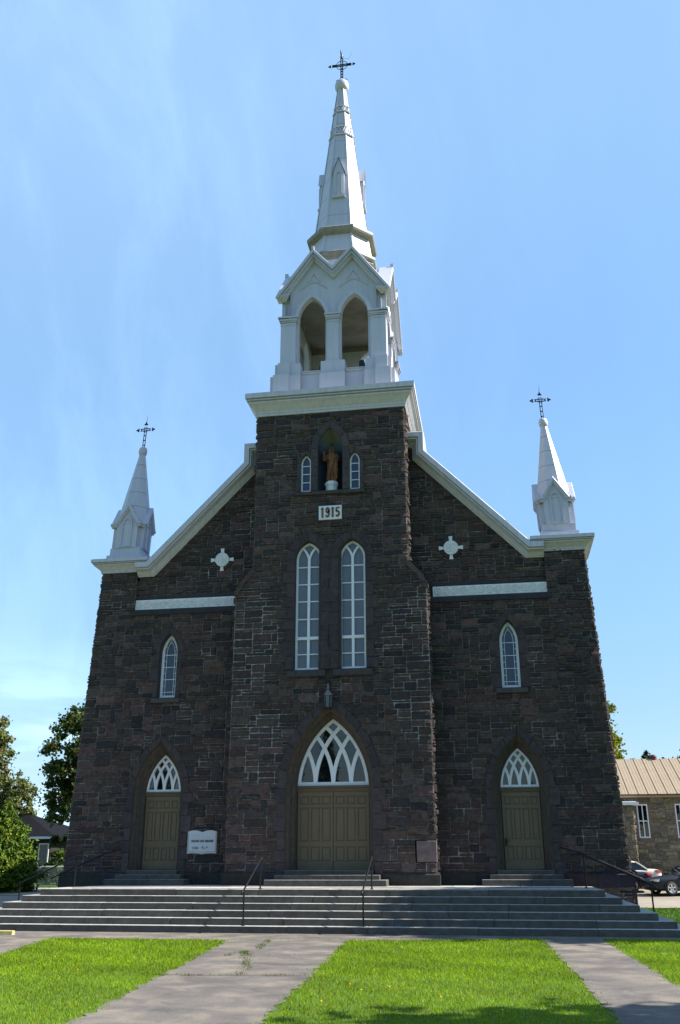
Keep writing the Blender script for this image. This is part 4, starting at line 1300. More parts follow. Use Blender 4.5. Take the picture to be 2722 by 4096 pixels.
for q in (-.07, .05): mb.tube([(q, -.13, .03), (q - .01, -.2, .025), (q - .01, -.225, .02)], [.035, .033, .02], 8)
for v in range(len(mb.v)):
    x, y, z = mb.v[v]; mb.v[v] = (x, y - .56, z + 13.63)
o = mb.build('figure', M['gilt'], stt, (0, -.56, 13.63), True)
r_ = o.modifiers.new('remesh', 'REMESH'); r_.mode = 'VOXEL'; r_.voxel_size = .010; r_.use_smooth_shade = True
s_ = o.modifiers.new('smooth', 'SMOOTH'); s_.iterations = 2; s_.factor = .4
mb = MB(); mb.lathe(0, -.54, [(.03, 15.07), (.035, 15.13), (.05, 15.16), (.052, 15.20), (.03, 15.235)], 12); mb.build('halo_knob', M['dark_halo'], stt, (0, -.56, 13.63))
mb = MB(); mb.ngon_loft(0, -.56, [(.20, 13.18), (.20, 13.42), (.215, 13.47), (.235, 13.49), (.24, 13.57), (.21, 13.60), (.20, 13.635)], 8); soft(mb.build('pedestal', M['plaque'], stt, (0, -.56, 13.63)), .008)

# ------------------------------------------------------------------ stone steps
def gcol(k=1.0):
    s = rng.uniform(.85, 1.12) * k
    return (.235 * s, .225 * s, .205 * s)
steps = empty('stone_steps', (0, -4, -1.08), 'wide grey stone steps climbing on three sides to the church doors', 'steps')
SO = (0, -4, -1.08)
mb = MB()
for i in range(6):
    zt = -.07 - .168 * i; zb = zt - .172
    xh = 7.98 + .378 * i; yf = -4.086 - .36 * i
    if i == 5: zb = -1.12
    x = -xh
    while x < xh - .01:
        e = min(x + rng.uniform(1.5, 3.1), xh)
        if xh - e < .8: e = xh
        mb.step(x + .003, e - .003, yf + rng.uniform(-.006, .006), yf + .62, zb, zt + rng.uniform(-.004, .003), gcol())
        x = e
    for s in (-1, 1):
        y = yf + .62
        while y < .0:
            e = min(y + rng.uniform(1.4, 2.2), .0)
            if 0 - e < .5: e = 0.
            xs = sorted((s * xh, s * (xh - .66)))
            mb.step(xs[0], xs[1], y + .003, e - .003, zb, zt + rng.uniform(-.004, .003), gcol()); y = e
soft(mb.build('step_course', M['granite'], steps, SO), .014, 2)
mb = MB()
y = -4.086 + .62
rows = [(y, -2.2), (-2.2, .0)]
for a, b in rows:
    x = -7.3
    while x < 7.3 - .01:
        e = min(x + rng.uniform(1.6, 2.4), 7.3)
        if 7.3 - e < .7: e = 7.3
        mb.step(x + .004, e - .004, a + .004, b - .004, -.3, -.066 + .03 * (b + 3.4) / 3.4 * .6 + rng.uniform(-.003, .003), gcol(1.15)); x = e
soft(mb.build('landing_slab', M['granite'], steps, SO), .008)
for cx, hw, y0, yb in ((0, 1.40, TF - .06, -.25), (-6.05, .87, -.12, .42), (6.05, .87, -.12, .42)):
    mb = MB()
    for j, (z, e, dy) in enumerate(((.395, 0, 0), (.265, .24, .34), (.13, .48, .68))):
        x0, x1 = cx - hw - e, cx + hw + e
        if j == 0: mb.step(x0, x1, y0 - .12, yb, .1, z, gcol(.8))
        else:
            m_ = cx + rng.uniform(-.2, .2)
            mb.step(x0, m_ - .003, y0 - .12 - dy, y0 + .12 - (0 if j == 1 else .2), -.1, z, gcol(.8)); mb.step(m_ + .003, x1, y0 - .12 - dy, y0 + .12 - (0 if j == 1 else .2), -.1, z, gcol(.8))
    soft(mb.build('door_step', M['granite'], steps, SO), .012, 2)

# ------------------------------------------------------------------ handrails
def rail(name, label, pts, posts, extra=None):
    bx = posts[0][0] if posts else pts[0]
    o = empty(name, bx, label, 'handrail', 'black iron handrails of the steps')
    mb = MB(); mb.tube(pts, .024, 8)
    if extra: mb.tube(extra, .02, 8)
    mb.build('top_rail', M['iron'], o, bx, True)
    for a, b in posts:
        mb = MB(); mb.tube([a, b], .023, 8); mb.lathe(a[0], a[1], [(.05, a[2]), (.05, a[2] + .015), (.025, a[2] + .03)], 10)
        mb.build('post', M['iron'], o, bx)
for x, lab in ((-1.44, 'black iron handrail on the steps left of the main door'), (1.73, 'black iron handrail on the steps right of the main door')):
    rail('handrail', lab, [(x, -5.98, -.14), (x, -5.90, -.07), (x, -5.78, -.045), (x, -3.98, .74), (x, -3.88, .765), (x, -3.80, .73)], [((x, -5.75, -.912), (x, -5.75, -.04)), ((x, -3.98, -.07), (x, -3.98, .74))])
for s, nm_ in ((-1, 'left'), (1, 'right')):
    rail('handrail', 'black two-post handrail running down the %s end of the steps' % nm_, [(s * 9.52, -2.6, -.06), (s * 9.42, -2.6, .03), (s * 7.62, -2.6, .82), (s * 7.30, -2.6, .83), (s * 7.28, -2.6, .78)], [((s * 9.38, -2.6, -.742), (s * 9.38, -2.6, .045)), ((s * 7.62, -2.6, -.06), (s * 7.62, -2.6, .82))])
    rail('handrail', 'black handrail fixed to the wall at the %s side door' % nm_, [(s * 9.5, -.30, .14), (s * 9.40, -.30, .18), (s * 7.68, -.30, .91), (s * 7.12, -.30, 1.05)], [])
    mb = MB()

# ------------------------------------------------------------------ ground, paths, grass
def zone_mat(name, c1, c2, c3, sc1=1.2, sc2=9, rough=.9, bump=.4, bs=60):
    m, nt, b = new_mat(name)
    t = N(nt, 'ShaderNodeTexCoord')
    n1 = N(nt, 'ShaderNodeTexNoise', Scale=sc1, Detail=7.0, Roughness=.62, Distortion=.4); n2 = N(nt, 'ShaderNodeTexNoise', Scale=sc2, Detail=8.0, Roughness=.75)
    for n_ in (n1, n2): nt.links.new(t.outputs['Object'], n_.inputs['Vector'])
    rp = N(nt, 'ShaderNodeValToRGB'); e = rp.color_ramp.elements
    e[0].position = .32; e[0].color = (*c1, 1); e[1].position = .70; e[1].color = (*c3, 1)
    x = e.new(.5); x.color = (*c2, 1)
    nt.links.new(n1.outputs['Fac'], rp.inputs['Fac'])
    mr = N(nt, 'ShaderNodeMapRange'); mr.inputs['From Min'].default_value = .3; mr.inputs['From Max'].default_value = .7; mr.inputs['To Min'].default_value = .7; mr.inputs['To Max'].default_value = 1.28
    nt.links.new(n2.outputs['Fac'], mr.inputs['Value'])
    mx = N(nt, 'ShaderNodeVectorMath', operation='SCALE')
    nt.links.new(rp.outputs['Color'], mx.inputs[0]); nt.links.new(mr.outputs['Result'], mx.inputs['Scale'])
    nt.links.new(mx.outputs['Vector'], b.inputs['Base Color']); b.inputs['Roughness'].default_value = rough
    b.inputs['Specular IOR Level'].default_value = .25
    n3 = N(nt, 'ShaderNodeTexNoise', Scale=float(bs), Detail=4.0); nt.links.new(t.outputs['Object'], n3.inputs['Vector'])
    bp = N(nt, 'ShaderNodeBump', Strength=bump, Distance=.01); nt.links.new(n3.outputs['Fac'], bp.inputs['Height']); nt.links.new(bp.outputs['Normal'], b.inputs['Normal'])
    return m
M['soil'] = zone_mat('lawn_ground', (.040, .080, .006), (.065, .12, .008), (.095, .14, .015), 1.1, 12, 1)
M['asphalt'] = zone_mat('worn_asphalt', (.092, .081, .075), (.140, .123, .109), (.235, .195, .15), 1.3, 30, .92, .6, 130)
M['gravel'] = zone_mat('sandy_gravel', (.21, .18, .145), (.26, .225, .18), (.32, .28, .225), .6, 14, .95, .6, 60)

xs = [-600, -300, -150, -90, -60] + [-45 + 2.5 * i for i in range(37)] + [60, 90, 150, 300, 600]
ys = [-300, -120, -60, -40] + [-30 + 2 * i for i in range(46)] + [70, 90, 130, 200, 350, 700, 1500]
def sheet(name, xs, ys, mat, dz=0.):
    mb = MB()
    mb.loft([[(x, y, ground(x, y) + dz) for x in xs] for y in ys])
    return tag(mb.build(name, mat), kind='structure')
sheet('ground', xs, ys, M['soil'])
def flat(name, poly, mat, z, jag=.0, close=True):
    pts = []
    n = len(poly)
    for i in range(n):
        a, b = Vector(poly[i]), Vector(poly[(i + 1) % n])
        L = (b - a).length; k = max(1, int(L / .16)) if jag else 1
        nn = Vector((-(b - a).y, (b - a).x)).normalized()
        for q in range(k): pts.append(a.lerp(b, q / k) + nn * rng.uniform(-jag, jag))
    mb = MB(); mb.poly([(p.x, p.y, z) for p in pts])
    return tag(mb.build(name, mat), kind='structure')
PATHC = [(-1.14, -8.1), (1.64, -7.85), (2.46, -19.65), (3.0, -27.5), (1.2, -27.5), (.31, -19.98)]
PATHR = [(6.15, -6.85), (7.55, -6.7), (7.72, -13), (7.9, -27.5), (6.8, -27.5), (6.52, -19.05)]
STRIP = [(-5.65, -8.05), (-1.14, -8.1), (1.64, -7.85), (6.15, -6.85), (7.55, -6.7), (10.4, -6.75), (10.4, -5.6), (-14, -5.6), (-14, -27.5), (-1.4, -27.5), (-2.9, -20), (-4.74, -12.2)]
flat('asphalt_forecourt', STRIP, M['asphalt'], -1.076, .06)
flat('asphalt_path', PATHC[:1] + PATHC[1:], M['asphalt'], -1.072, .07)
flat('side_path', PATHR, M['asphalt'], -1.072, .06)
def pip(x, y, poly):
    r = False; j = len(poly) - 1
    for i in range(len(poly)):
        if (poly[i][1] > y) != (poly[j][1] > y) and x < (poly[j][0] - poly[i][0]) * (y - poly[i][1]) / (poly[j][1] - poly[i][1]) + poly[i][0]: r = not r
        j = i
    return r
sheet('gravel_yard', [-60, -50, -40, -32, -26, -20, -16, -13, -11.5, -10.2], [-5, -3, -1, 1, 3, 5, 8, 12, 15.5], M['gravel'], .012)
sheet('parking_lot', [9.4, 12, 14, 16, 20, 26, 34, 44], [9.5, 12, 15, 18, 21, 24, 27, 29.5], M['gravel'], .012)

def quick_mesh(name, verts, nper, cols, mat, parent=None):
    """verts: (n, nper, 3) array of separate polygons with a colour per polygon"""
    n = len(verts)
    me = bpy.data.meshes.new(name)
    me.vertices.add(n * nper); me.vertices.foreach_set('co', verts.reshape(-1).astype(np.float32))
    me.loops.add(n * nper); me.loops.foreach_set('vertex_index', np.arange(n * nper, dtype=np.int32))
    me.polygons.add(n); me.polygons.foreach_set('loop_start', np.arange(0, n * nper, nper, dtype=np.int32))
    me.update(calc_edges=True)
    at = me.color_attributes.new('Col', 'FLOAT_COLOR', 'POINT')
    c = np.ones((n, nper, 4), np.float32); c[:, :, :3] = cols[:, None, :]
    at.data.foreach_set('color', c.reshape(-1))
    me.materials.append(mat)
    o = bpy.data.objects.new(name, me); col.objects.link(o)
    if parent: o.parent = parent
    return o
M['grass'] = attr_mat('grass_blade', .75, 3, .85, 1.15, 0, trans=.35, spec=.2)
M['leaf'] = attr_mat('leaf', .6, 2, .9, 1.1, 0, trans=.35, spec=.3)
M['needle'] = attr_mat('conifer_needle', .7, 2, .9, 1.1, 0, trans=.15, spec=.2)

def blades(P, hmin, hmax, wd, cols):
    n = len(P)
    a = nrg.uniform(0, 2 * np.pi, n); h = nrg.uniform(hmin, hmax, n)
    lean = nrg.normal(0, .5, (n, 2)) * h[:, None]
    w = wd[:, None] * np.stack([np.cos(a), np.sin(a)], 1)
    v = np.zeros((n, 3, 3))
    v[:, 0, :2] = P[:, :2] - w / 2; v[:, 1, :2] = P[:, :2] + w / 2; v[:, 2, :2] = P[:, :2] + lean
    v[:, 0, 2] = v[:, 1, 2] = P[:, 2] - .004; v[:, 2, 2] = P[:, 2] + h
    return v
def patchy(x, y):
    return (np.sin(x * 1.7 + np.sin(y * 1.1) * 1.3) + np.sin(y * 2.3 + x * .7 + 1.7) + np.sin((x + y) * 4.1 + 2) * .5) / 2.5
def sow(n, x0, x1, y0, y1, test, dens_y=None):
    x = nrg.uniform(x0, x1, n); y = nrg.uniform(y0, y1, n)
    keep = np.array([test(a, b) for a, b in zip(x, y)])
    return x[keep], y[keep]
def is_lawn(x, y):
    if y > -5.6 and -10.2 < x < 9.95: return False
    j = rng.gauss(0, .06)
    return not (pip(x + j, y, PATHC) or pip(x + j, y, PATHR) or pip(x + j, y + j, STRIP))
parts = []
for n, y0, y1, wd, hm in ((105000, -21.5, -15, .011, .055), (75000, -15, -10.5, .014, .055), (52000, -10.5, -5.6, .018, .055)):
    x, y = sow(n, -6.2, 10.6, y0, y1, is_lawn)
    P = np.stack([x, y, np.full_like(x, -1.08)], 1)
    p = patchy(x, y)
    base = np.array([.180, .30, .003])[None] * (1 + .30 * p[:, None]) * nrg.uniform(.7, 1.3, (len(x), 1))
    base[:, 0] *= nrg.uniform(.8, 1.35, len(x))
    dry = nrg.random(len(x)) < .035
    base[dry] = np.array([.20, .19, .07]) * nrg.uniform(.7, 1.2, (dry.sum(), 1))
    parts.append((blades(P, .02, hm, np.full(len(x), wd) * nrg.uniform(.7, 1.3, len(x)), None), base))
x, y = sow(30000, 9.9, 19, -6, 9.3, lambda a, b: True)
P = np.stack([x, y, np.array([ground(a, b) for a, b in zip(x, y)])], 1)
parts.append((blades(P, .03, .07, np.full(len(x), .03), None), np.array([.06, .14, .012])[None] * nrg.uniform(.7, 1.3, (len(x), 1))))
tag(quick_mesh('lawn_grass', np.concatenate([a for a, _ in parts]), 3, np.concatenate([b for _, b in parts]), M['grass']), 'bright green mown grass of the lawns beside the paths', 'grass', kind='stuff')
# weeds in the cracks of the path and along the foot of the steps
wp = []
def tuft_line(pts, n, sp, h):
    for _ in range(n):
        i = rng.randrange(len(pts) - 1); t = rng.random()
        x = pts[i][0] + (pts[i + 1][0] - pts[i][0]) * t + rng.gauss(0, sp); y = pts[i][1] + (pts[i + 1][1] - pts[i][1]) * t + rng.gauss(0, sp)
        if math.sin(x * 9 + y * 5) + rng.uniform(-1, 1) > -.3: wp.append((x, y, -1.075, h))
tuft_line([(-.2, -8.1), (-.03, -9.3), (.14, -10.5)], 700, .05, 1)
tuft_line([(-.15, -11.9), (.02, -11.0), (.15, -11.5), (.25, -12.0), (.54, -12.8), (.74, -13.8), (1.0, -15.0)], 1700, .06, 1)
tuft_line([(-.75, -15.1), (.2, -15.25), (2.1, -14.95)], 700, .035, .7)
tuft_line([(.65, -11.65), (1.5, -11.72)], 60, .06, .6)
tuft_line([(-3.5, -5.95), (9.6, -5.95)], 700, .03, 1.2)
wp = np.array(wp)
tag(quick_mesh('crack_weeds', blades(wp[:, :3], .008, .04, np.full(len(wp), .012), None), 3, np.array([.085, .125, .02])[None] * nrg.uniform(.6, 1.5, (len(wp), 1)), M['grass']), 'weeds growing in the cracks of the asphalt path', 'weeds', kind='stuff')
# dark tar line of the cracks
mb = MB()
for pts, w in (([(-.2, -8.1), (-.03, -9.3), (.14, -10.5), (.11, -10.9), (.22, -11.8), (.54, -12.8), (.74, -13.8), (1.02, -15.0)], .035), ([(-.75, -15.1), (.2, -15.25), (2.1, -14.95)], .035)):
    P_ = [Vector(p) for p in pts]; fine = []
    for a, b in zip(P_, P_[1:]):
        k = max(2, int((b - a).length / .12)); fine += [a.lerp(b, q / k) + Vector((rng.uniform(-.03, .03), rng.uniform(-.03, .03))) for q in range(k)]
    for a, b in zip(fine, fine[1:]):
        d = (b - a).normalized() * w / 2; nn = Vector((-d.y, d.x))
        mb.poly([(a.x + nn.x, a.y + nn.y, -1.068), (a.x - nn.x, a.y - nn.y, -1.068), (b.x - nn.x, b.y - nn.y, -1.068), (b.x + nn.x, b.y + nn.y, -1.068)])
tag(mb.build('path_crack', simple('crack_dirt', (.20, .165, .11), .95, noise=.4, nscale=30)), kind='structure')
# dandelions
fl = None
for i, (x, y) in enumerate([(-3.2, -13.0), (3.0, -16.4), (3.25, -17.0), (3.6, -16.6), (-2.6, -17.3), (4.4, -17.6), (2.9, -18.2), (3.1, -14.4), (5.2, -18.6), (-1.8, -15.1), (8.4, -11.5), (4.9, -13.1)]):
    if fl is None:
        mb = MB()
        mb.lathe(0, 0, [(.005, .045), (.015, .05), (.016, .056), (.007, .06)], 8); mb.tube([(0, 0, 0), (0, 0, .047)], .003, 4)
        fl = mb.build('dandelion', simple('dandelion_yellow', (.75, .50, .01), .7)); o = fl
        tag(o, 'small yellow dandelion flower in the lawn', 'flower', 'dandelions in the lawn')
    else:
        o = fl.copy(); col.objects.link(o)
    o.location = (x, y, -1.08)
# parking curb at the far left of the forecourt
mb = MB(); mb.prism([(-7.29, -1.08), (-7.11, -1.08), (-7.13, -.99), (-7.16, -.975), (-7.24, -.975), (-7.27, -.99)], lambda u, v, d: (d, u, v), -8.95, -7.07)
tag(mb.build('parking_curb', simple('faded_yellow_curb', (.55, .45, .16), .8, noise=.3, nscale=8)), 'low yellow parking curb at the left foot of the steps', 'curb')

# ------------------------------------------------------------------ trees
def foliage(name, clumps, n, size, cols, mat, parent, seed, shell=.5, flat=0., elong=1.5, fuzzy=False):
    g = np.random.default_rng(seed)
    C = np.array(clumps, float)                          # x y z rx ry rz
    vol = (C[:, 3] * C[:, 4] * C[:, 5]) ** (2 / 3)
    k = g.choice(len(C), n, p=vol / vol.sum())
    d = g.normal(size=(n, 3)); d /= np.linalg.norm(d, axis=1)[:, None]
    r = shell + (1 - shell) * g.random(n) ** .7
    r *= 1 + .38 * np.abs(g.normal(size=n)) * (g.random(n) < .4)
    if fuzzy: r = np.minimum(np.abs(g.normal(size=n)) * .62, 1.7)
    p = C[k, :3] + d * r[:, None] * C[k, 3:6]
    nn = d * .7 + g.normal(size=(n, 3)) * .8; nn[:, 2] += .25
    nn /= np.linalg.norm(nn, axis=1)[:, None]
    t = np.cross(nn, g.normal(size=(n, 3))); t /= np.linalg.norm(t, axis=1)[:, None]
    b = np.cross(nn, t)
    s = size * g.uniform(.6, 1.35, n)
    v = np.stack([p - t * (s * elong / 2)[:, None], p + b * (s / 2)[:, None], p + t * (s * elong / 2)[:, None] - nn * (s * .25)[:, None], p - b * (s / 2)[:, None]], 1)
    pal = np.array(cols, float)
    ck = g.integers(0, len(pal), len(C))
    ci = np.where(g.random(n) < .6, ck[k], g.integers(0, len(pal), n))
    c = pal[ci] * g.uniform(.7, 1.3, (n, 1))
    return quick_mesh(name, v, 4, c, mat, parent)
M['bark'] = simple('bark', (.07, .058, .046), .9, noise=.5, nscale=8, bump=.6, bscale=14)
def crown_clumps(g, cx, cy, cz, rx, ry, rz, n, cr):
    out = []
    for _ in range(n):
        d = g.normal(size=3); d /= np.linalg.norm(d)
        r = .25 + .8 * g.random() ** .6
        s = cr * g.uniform(.45, 1.15) * .8
        out.append((cx + d[0] * rx * r, cy + d[1] * ry * r, cz + d[2] * rz * r, s * 1.1, s * 1.1, s * .8))
    return out
def tree(name, label, cat, x, y, h, crown, n, size, cols, seed, trunk_r=.2, nclump=40, cr=.9, group=None, mat='leaf', limbs=7):
    """crown: list of (dx,dy,z,rx,ry,rz) masses measured from the base"""
    z = ground(x, y) - .05
    g = np.random.default_rng(seed)
    o = empty(name, (x, y, z), label, cat, group)
    cl = []
    tot = sum(c[3] * c[5] for c in crown)
    for c in crown: cl += crown_clumps(g, *c, max(5, int(2.6 * nclump * c[3] * c[5] / tot)), cr)
    f = foliage('crown', cl, n, size, cols, M[mat], o, seed, fuzzy=True)
    mb = MB()
    top = max(c[2] for c in crown)
    pts = [(0, 0, 0), (.05, 0, h * .15), (-.04, .05, h * .35), (.05, -.02, h * .6), (0, 0, min(top, h * .85))]
    mb.tube(pts, [trunk_r * 1.25, trunk_r, trunk_r * .8, trunk_r * .5, trunk_r * .15], 10)
    for i in range(limbs):
        c = cl[int(g.integers(len(cl)))]
        z0 = h * g.uniform(.2, .6)
        mb.tube([(0, 0, z0), (c[0] * .45, c[1] * .45, z0 + (c[2] - z0) * .35), (c[0] * .9, c[1] * .9, c[2] * .97)], [trunk_r * .45, trunk_r * .28, trunk_r * .08], 6)
    mb.build('trunk', M['bark'], o)
    return o
GR = [(.045, .085, .018), (.065, .11, .022), (.035, .065, .018), (.08, .115, .025)]
OL = [(.12, .155, .035), (.15, .175, .05), (.085, .115, .022), (.175, .175, .06), (.14, .16, .04)]
YG = [(.16, .20, .010), (.20, .22, .012), (.11, .155, .010), (.19, .17, .015)]
# left: broadleaf tree against the church corner, two poplars, cedar, bushes
tree('broadleaf_tree', 'dark green broadleaf tree beside the left wall of the church', 'tree', -17.6, 22, 11.6,
     [(0, 0, 5.6, 3.3, 3, 3.1), (-1.2, 0, 7.9, 2.6, 2.4, 1.7), (-.2, 0, 9.6, 2.0, 2.0, 1.4), (-2.3, 0, 4.6, 1.5, 1.6, 1.2), (-1.9, 0, 6.4, 1.8, 1.6, .9)], 46000, .135, GR + [(.085, .105, .02)], 3, .25, 84, .62)
tree('poplar_tree', 'olive pointed poplar at the left, just behind the cedar', 'tree', -27.6, 30, 7.8,
     [(0, 0, 3.6, 2.1, 2.2, 2.6), (.6, 0, 5.6, 1.2, 1.3, 1.5), (-1.4, 0, 5.0, 1.4, 1.4, 1.8), (1.5, 0, 5.0, .6, .8, 1.3)], 30000, .12, OL, 5, .2, 70, .5)
tree('poplar_tree', 'tall olive tree cut by the left edge of the photo', 'tree', -33.4, 36, 12.0,
     [(0, 0, 7.5, 2.3, 2.4, 3.6), (.6, 0, 10.2, 1.6, 1.5, 1.7), (1.2, 0, 8.4, 1.3, 1.5, 1.7), (0, 0, 4, 2.0, 2.2, 2.5)], 24000, .16, OL + [(.18, .13, .06)], 8, .25, 64, .62)
def conifer(name, label, cat, x, y, h, r, n, size, cols, seed, dense=1.0, group=None, tiers=14, blunt=.0, z=None):
    z = ground(x, y) - .05 if z is None else z
    o = empty(name, (x, y, z), label, cat, group)
    g = np.random.default_rng(seed); cl = []
    for i in range(tiers):
        t = (i + .3) / tiers
        rr = r * ((1 - t) ** (1 - blunt * .6)) * g.uniform(.85, 1.12) * (1 if t > .08 else .85)
        m = max(3, int(7 * dense * rr / r + 3))
        for q in range(m):
            a = 2 * math.pi * (q + g.uniform(-.3, .3)) / m + i
            d = rr * g.uniform(.5, .85)
            s = max(.1, rr * .42) * g.uniform(.8, 1.2)
            cl.append((d * math.cos(a), d * math.sin(a), h * (.05 + .93 * t) - d * .12, s, s, max(.14, h / tiers * .62)))
    cl.append((0, 0, h * .96, r * .08, r * .08, h * .05))
    foliage('crown', cl, n, size, cols, M['needle'], o, seed, .35, elong=2.6)
    mb = MB(); mb.tube([(0, 0, 0), (0, 0, h * .5), (0, 0, h * .97)], [r * .10, r * .07, .02], 8); mb.build('trunk', M['bark'], o)
    return o
conifer('cedar_shrub', 'bright green bushy cedar beside the left end of the steps', 'shrub', -16.3, 9, 3.85, 1.8, 32000, .07, [(.08, .14, .010), (.11, .17, .012), (.055, .11, .010), (.13, .175, .015)], 12, 1.6, None, 12, .55)
def bush(name, label, x, y, h, r, n, size, cols, seed, group=None):
    z = ground(x, y) - .05
    o = empty(name, (x, y, z), label, 'shrub', group)
    g = np.random.default_rng(seed)
    foliage('crown', crown_clumps(g, 0, 0, h * .5, r, r, h * .45, 22, r * .36), n, size, cols, M['leaf'], o, seed)
    mb = MB()
    for q in range(6):
        a = q * 1.05; mb.tube([(0, 0, 0), (r * .3 * math.cos(a), r * .3 * math.sin(a), h * .4), (r * .6 * math.cos(a), r * .6 * math.sin(a), h * .75)], [.04, .025, .01], 5)
    mb.build('trunk', M['bark'], o)
bush('green_bush', 'small light green bush behind the chain-link fence', -18.3, 19, 2.0, .75, 4200, .085, [(.08, .14, .015), (.11, .17, .02), (.06, .11, .015)], 21)
bush('low_shrub', 'orange-leaved shrub in the shade by the left church corner', -19.55, 23.2, 3.35, .5, 2200, .12, [(.22, .075, .02), (.18, .06, .02), (.14, .09, .02)], 22)
bush('low_shrub', 'dark green shrub behind the dark bungalow roof', -27.0, 42, 3.9, 3.0, 6000, .22, [(.07, .10, .015), (.09, .12, .02)], 23)
bush('low_shrub', 'dark shrub filling the gap beside the left church corner', -20.3, 24.2, 3.3, 1.05, 7000, .12, [(.03, .05, .012), (.05, .07, .015)], 24)
bush('red_shrub', 'small reddish shrub at the foot of the cedar by the left photo edge', -16.4, 7.0, 1.0, .45, 1500, .07, [(.22, .06, .015), (.15, .08, .02)], 25)
# right: maple behind the stone hall, woods on the hill
tree('maple_tree', 'yellow-green maple seen beside the right church corner above the roof', 'tree', 12.75, 46, 13.6,
     [(0, 0, 7.5, 2.9, 3, 3.2), (.8, 0, 9.4, 2.2, 2.4, 1.8), (.2, 0, 12.0, 1.9, 1.9, 1.6), (1.5, 0, 7.0, 1.7, 2.0, 1.6)], 22000, .19, YG, 31, .25, 60, .7)

# hill with woods
mb = MB()
hx = [i * 12 for i in range(-4, 24)]
def hillh(x, y):
    t = max(0, 1 - ((y - 185) / 60) ** 2) * sm(-10, 22, x)
    return -1.5 + 20.2 * t * (1 + .05 * math.sin(x * .13) + .03 * math.sin(x * .31))
hy = [125 + 10 * i for i in range(13)]
mb.loft([[(x, y, hillh(x, y)) for x in hx] for y in hy])
tag(mb.build('hill', simple('forest_floor', (.04, .055, .02), .95, noise=.4, nscale=.2)), kind='structure')
g = np.random.default_rng(77); cl = []
for _ in range(330):
    x, y = g.uniform(16, 120), g.uniform(140, 200)
    s = g.uniform(1.2, 2.2); cl.append((x, y, hillh(x, y) + s * .8, s, s, s * 1.15))
w_ = foliage('hill_woods', cl, 26000, .55, [(.035, .06, .02), (.05, .075, .022), (.03, .05, .022), (.08, .09, .03)], M['leaf'], None, 77)
tag(w_, 'distant mixed woods covering the hill behind the metal roof', 'woods', kind='stuff')
for i, (x, y, h, r, lab) in enumerate(((36.9, 176, 5.6, 2.5, 'dark round-topped spruce standing out on the hill above the metal roof'), (40.2, 176, 3.6, 1.5, 'small pointed spruce on the hill behind the roof vent'), (47.5, 178, 3.8, 1.4, 'pointed spruce on the hill cut by the right photo edge'))):
    conifer('hill_spruce', lab, 'tree', x, y, h, r, 2600, .34, [(.022, .045, .028), (.03, .055, .032), (.018, .036, .025)], 80 + i, 1.3, 'spruces on the hill', 9, .5, z=hillh(x, y))

# trees just outside the frame that shade the steps and lawn, and spruces mirrored in the transom
tree('shade_tree', 'broad leafy tree right of the church, shading the right half of the steps', 'tree', 17.8, -3.0, 14,
     [(0, 0, 9.6, 3.6, 3.3, 3.9), (1.6, 1.0, 11, 3, 2.6, 2.6), (-1.6, -.6, 8.2, 2.4, 2.2, 2.2), (1.5, -1.2, 7.2, 2.4, 2.4, 2.4)], 20000, .27, GR, 41, .3, 70, 1.1)
tree('shade_tree', 'tree by the street whose shadow falls across the front lawn', 'tree', 16.0, -19.3, 11.5,
     [(0, 0, 8.2, 2.6, 2.6, 2.9), (-1.6, .8, 7.6, 1.6, 1.6, 1.3)], 6500, .26, GR, 42, .25, 30, .95)
for i, (x, h) in enumerate(((-29.5, 12.5), (-24.5, 10.5), (-20.0, 12), (-12.8, 15), (-9.4, 13.2), (-4.6, 12.4), (8.2, 8.2))):
    conifer('street_spruce', 'dark spruce across the street, mirrored in the glass over a door', 'tree', x, -50 - i * .6, h, 2.3 if x < 0 else 3.4, 5000, .30, [(.02, .035, .02), (.03, .045, .02)], 90 + i, 1.4, 'spruces across the street', 13, .45)

# ------------------------------------------------------------------ left background: bungalow, chain-link fence
hs = empty('bungalow', (-27, 30, -.56), 'dark bungalow with low dark roof behind the cedar at the left', 'house')
HO = (-27, 30, -.56)
mb = MB(); mb.box(-32, -22.25, 26, 34, -.7, 2.0); mb.build('wall', simple('dark_brown_siding', (.016, .013, .012), .8, noise=.3, nscale=3), hs, HO)
mb = MB()
mb.loft([[(-32.6, 25.4, 2.0), (-21.7, 25.4, 2.0), (-21.7, 34.6, 2.0), (-32.6, 34.6, 2.0)], [(-32.6, 25.4, 2.12), (-21.7, 25.4, 2.12), (-21.7, 34.6, 2.12), (-32.6, 34.6, 2.12)], [(-28.5, 29.8, 3.7), (-26, 29.8, 3.7), (-26, 30.2, 3.7), (-28.5, 30.2, 3.7)]], True, True, True)
mb.build('roof', simple('dark_shingles', (.012, .012, .014), .9, spec=.05, noise=.4, nscale=6), hs, HO)
mb = MB(); mb.box(-32.65, -21.65, 25.33, 25.39, 2.0, 2.13); mb.build('gutter', M['white'], hs, HO)
for x in (-23.0, -25.4):
    mb = MB()
    for a, b, c, d in ((x - .02, x + .06, .3, 1.75), (x + .58, x + .66, .3, 1.75)): mb.box(a, b, 25.93, 25.99, c, d)
    mb.box(x + .06, x + .58, 25.93, 25.99, .3, .37); mb.box(x + .06, x + .58, 25.93, 25.99, 1.68, 1.75)
    w_ = mb.build('window', M['white'], hs, HO)
    mb = MB(); mb.box(x + .06, x + .58, 25.97, 25.985, .37, 1.68); mb.build('glass_pane', M['glass_blue'], w_, HO)
fo = (-18.1, 16, ground(-18.1, 16))
fe = empty('chain_link_fence', fo, 'low chain-link fence with pale top rail between cedar and church', 'fence')
mb = MB(); mb.tube([(-24, 16, .44), (-14.5, 16, .44)], .028, 8); mb.build('top_rail', simple('galvanised_tube', (.55, .56, .55), .5, metal=.3), fe, fo)
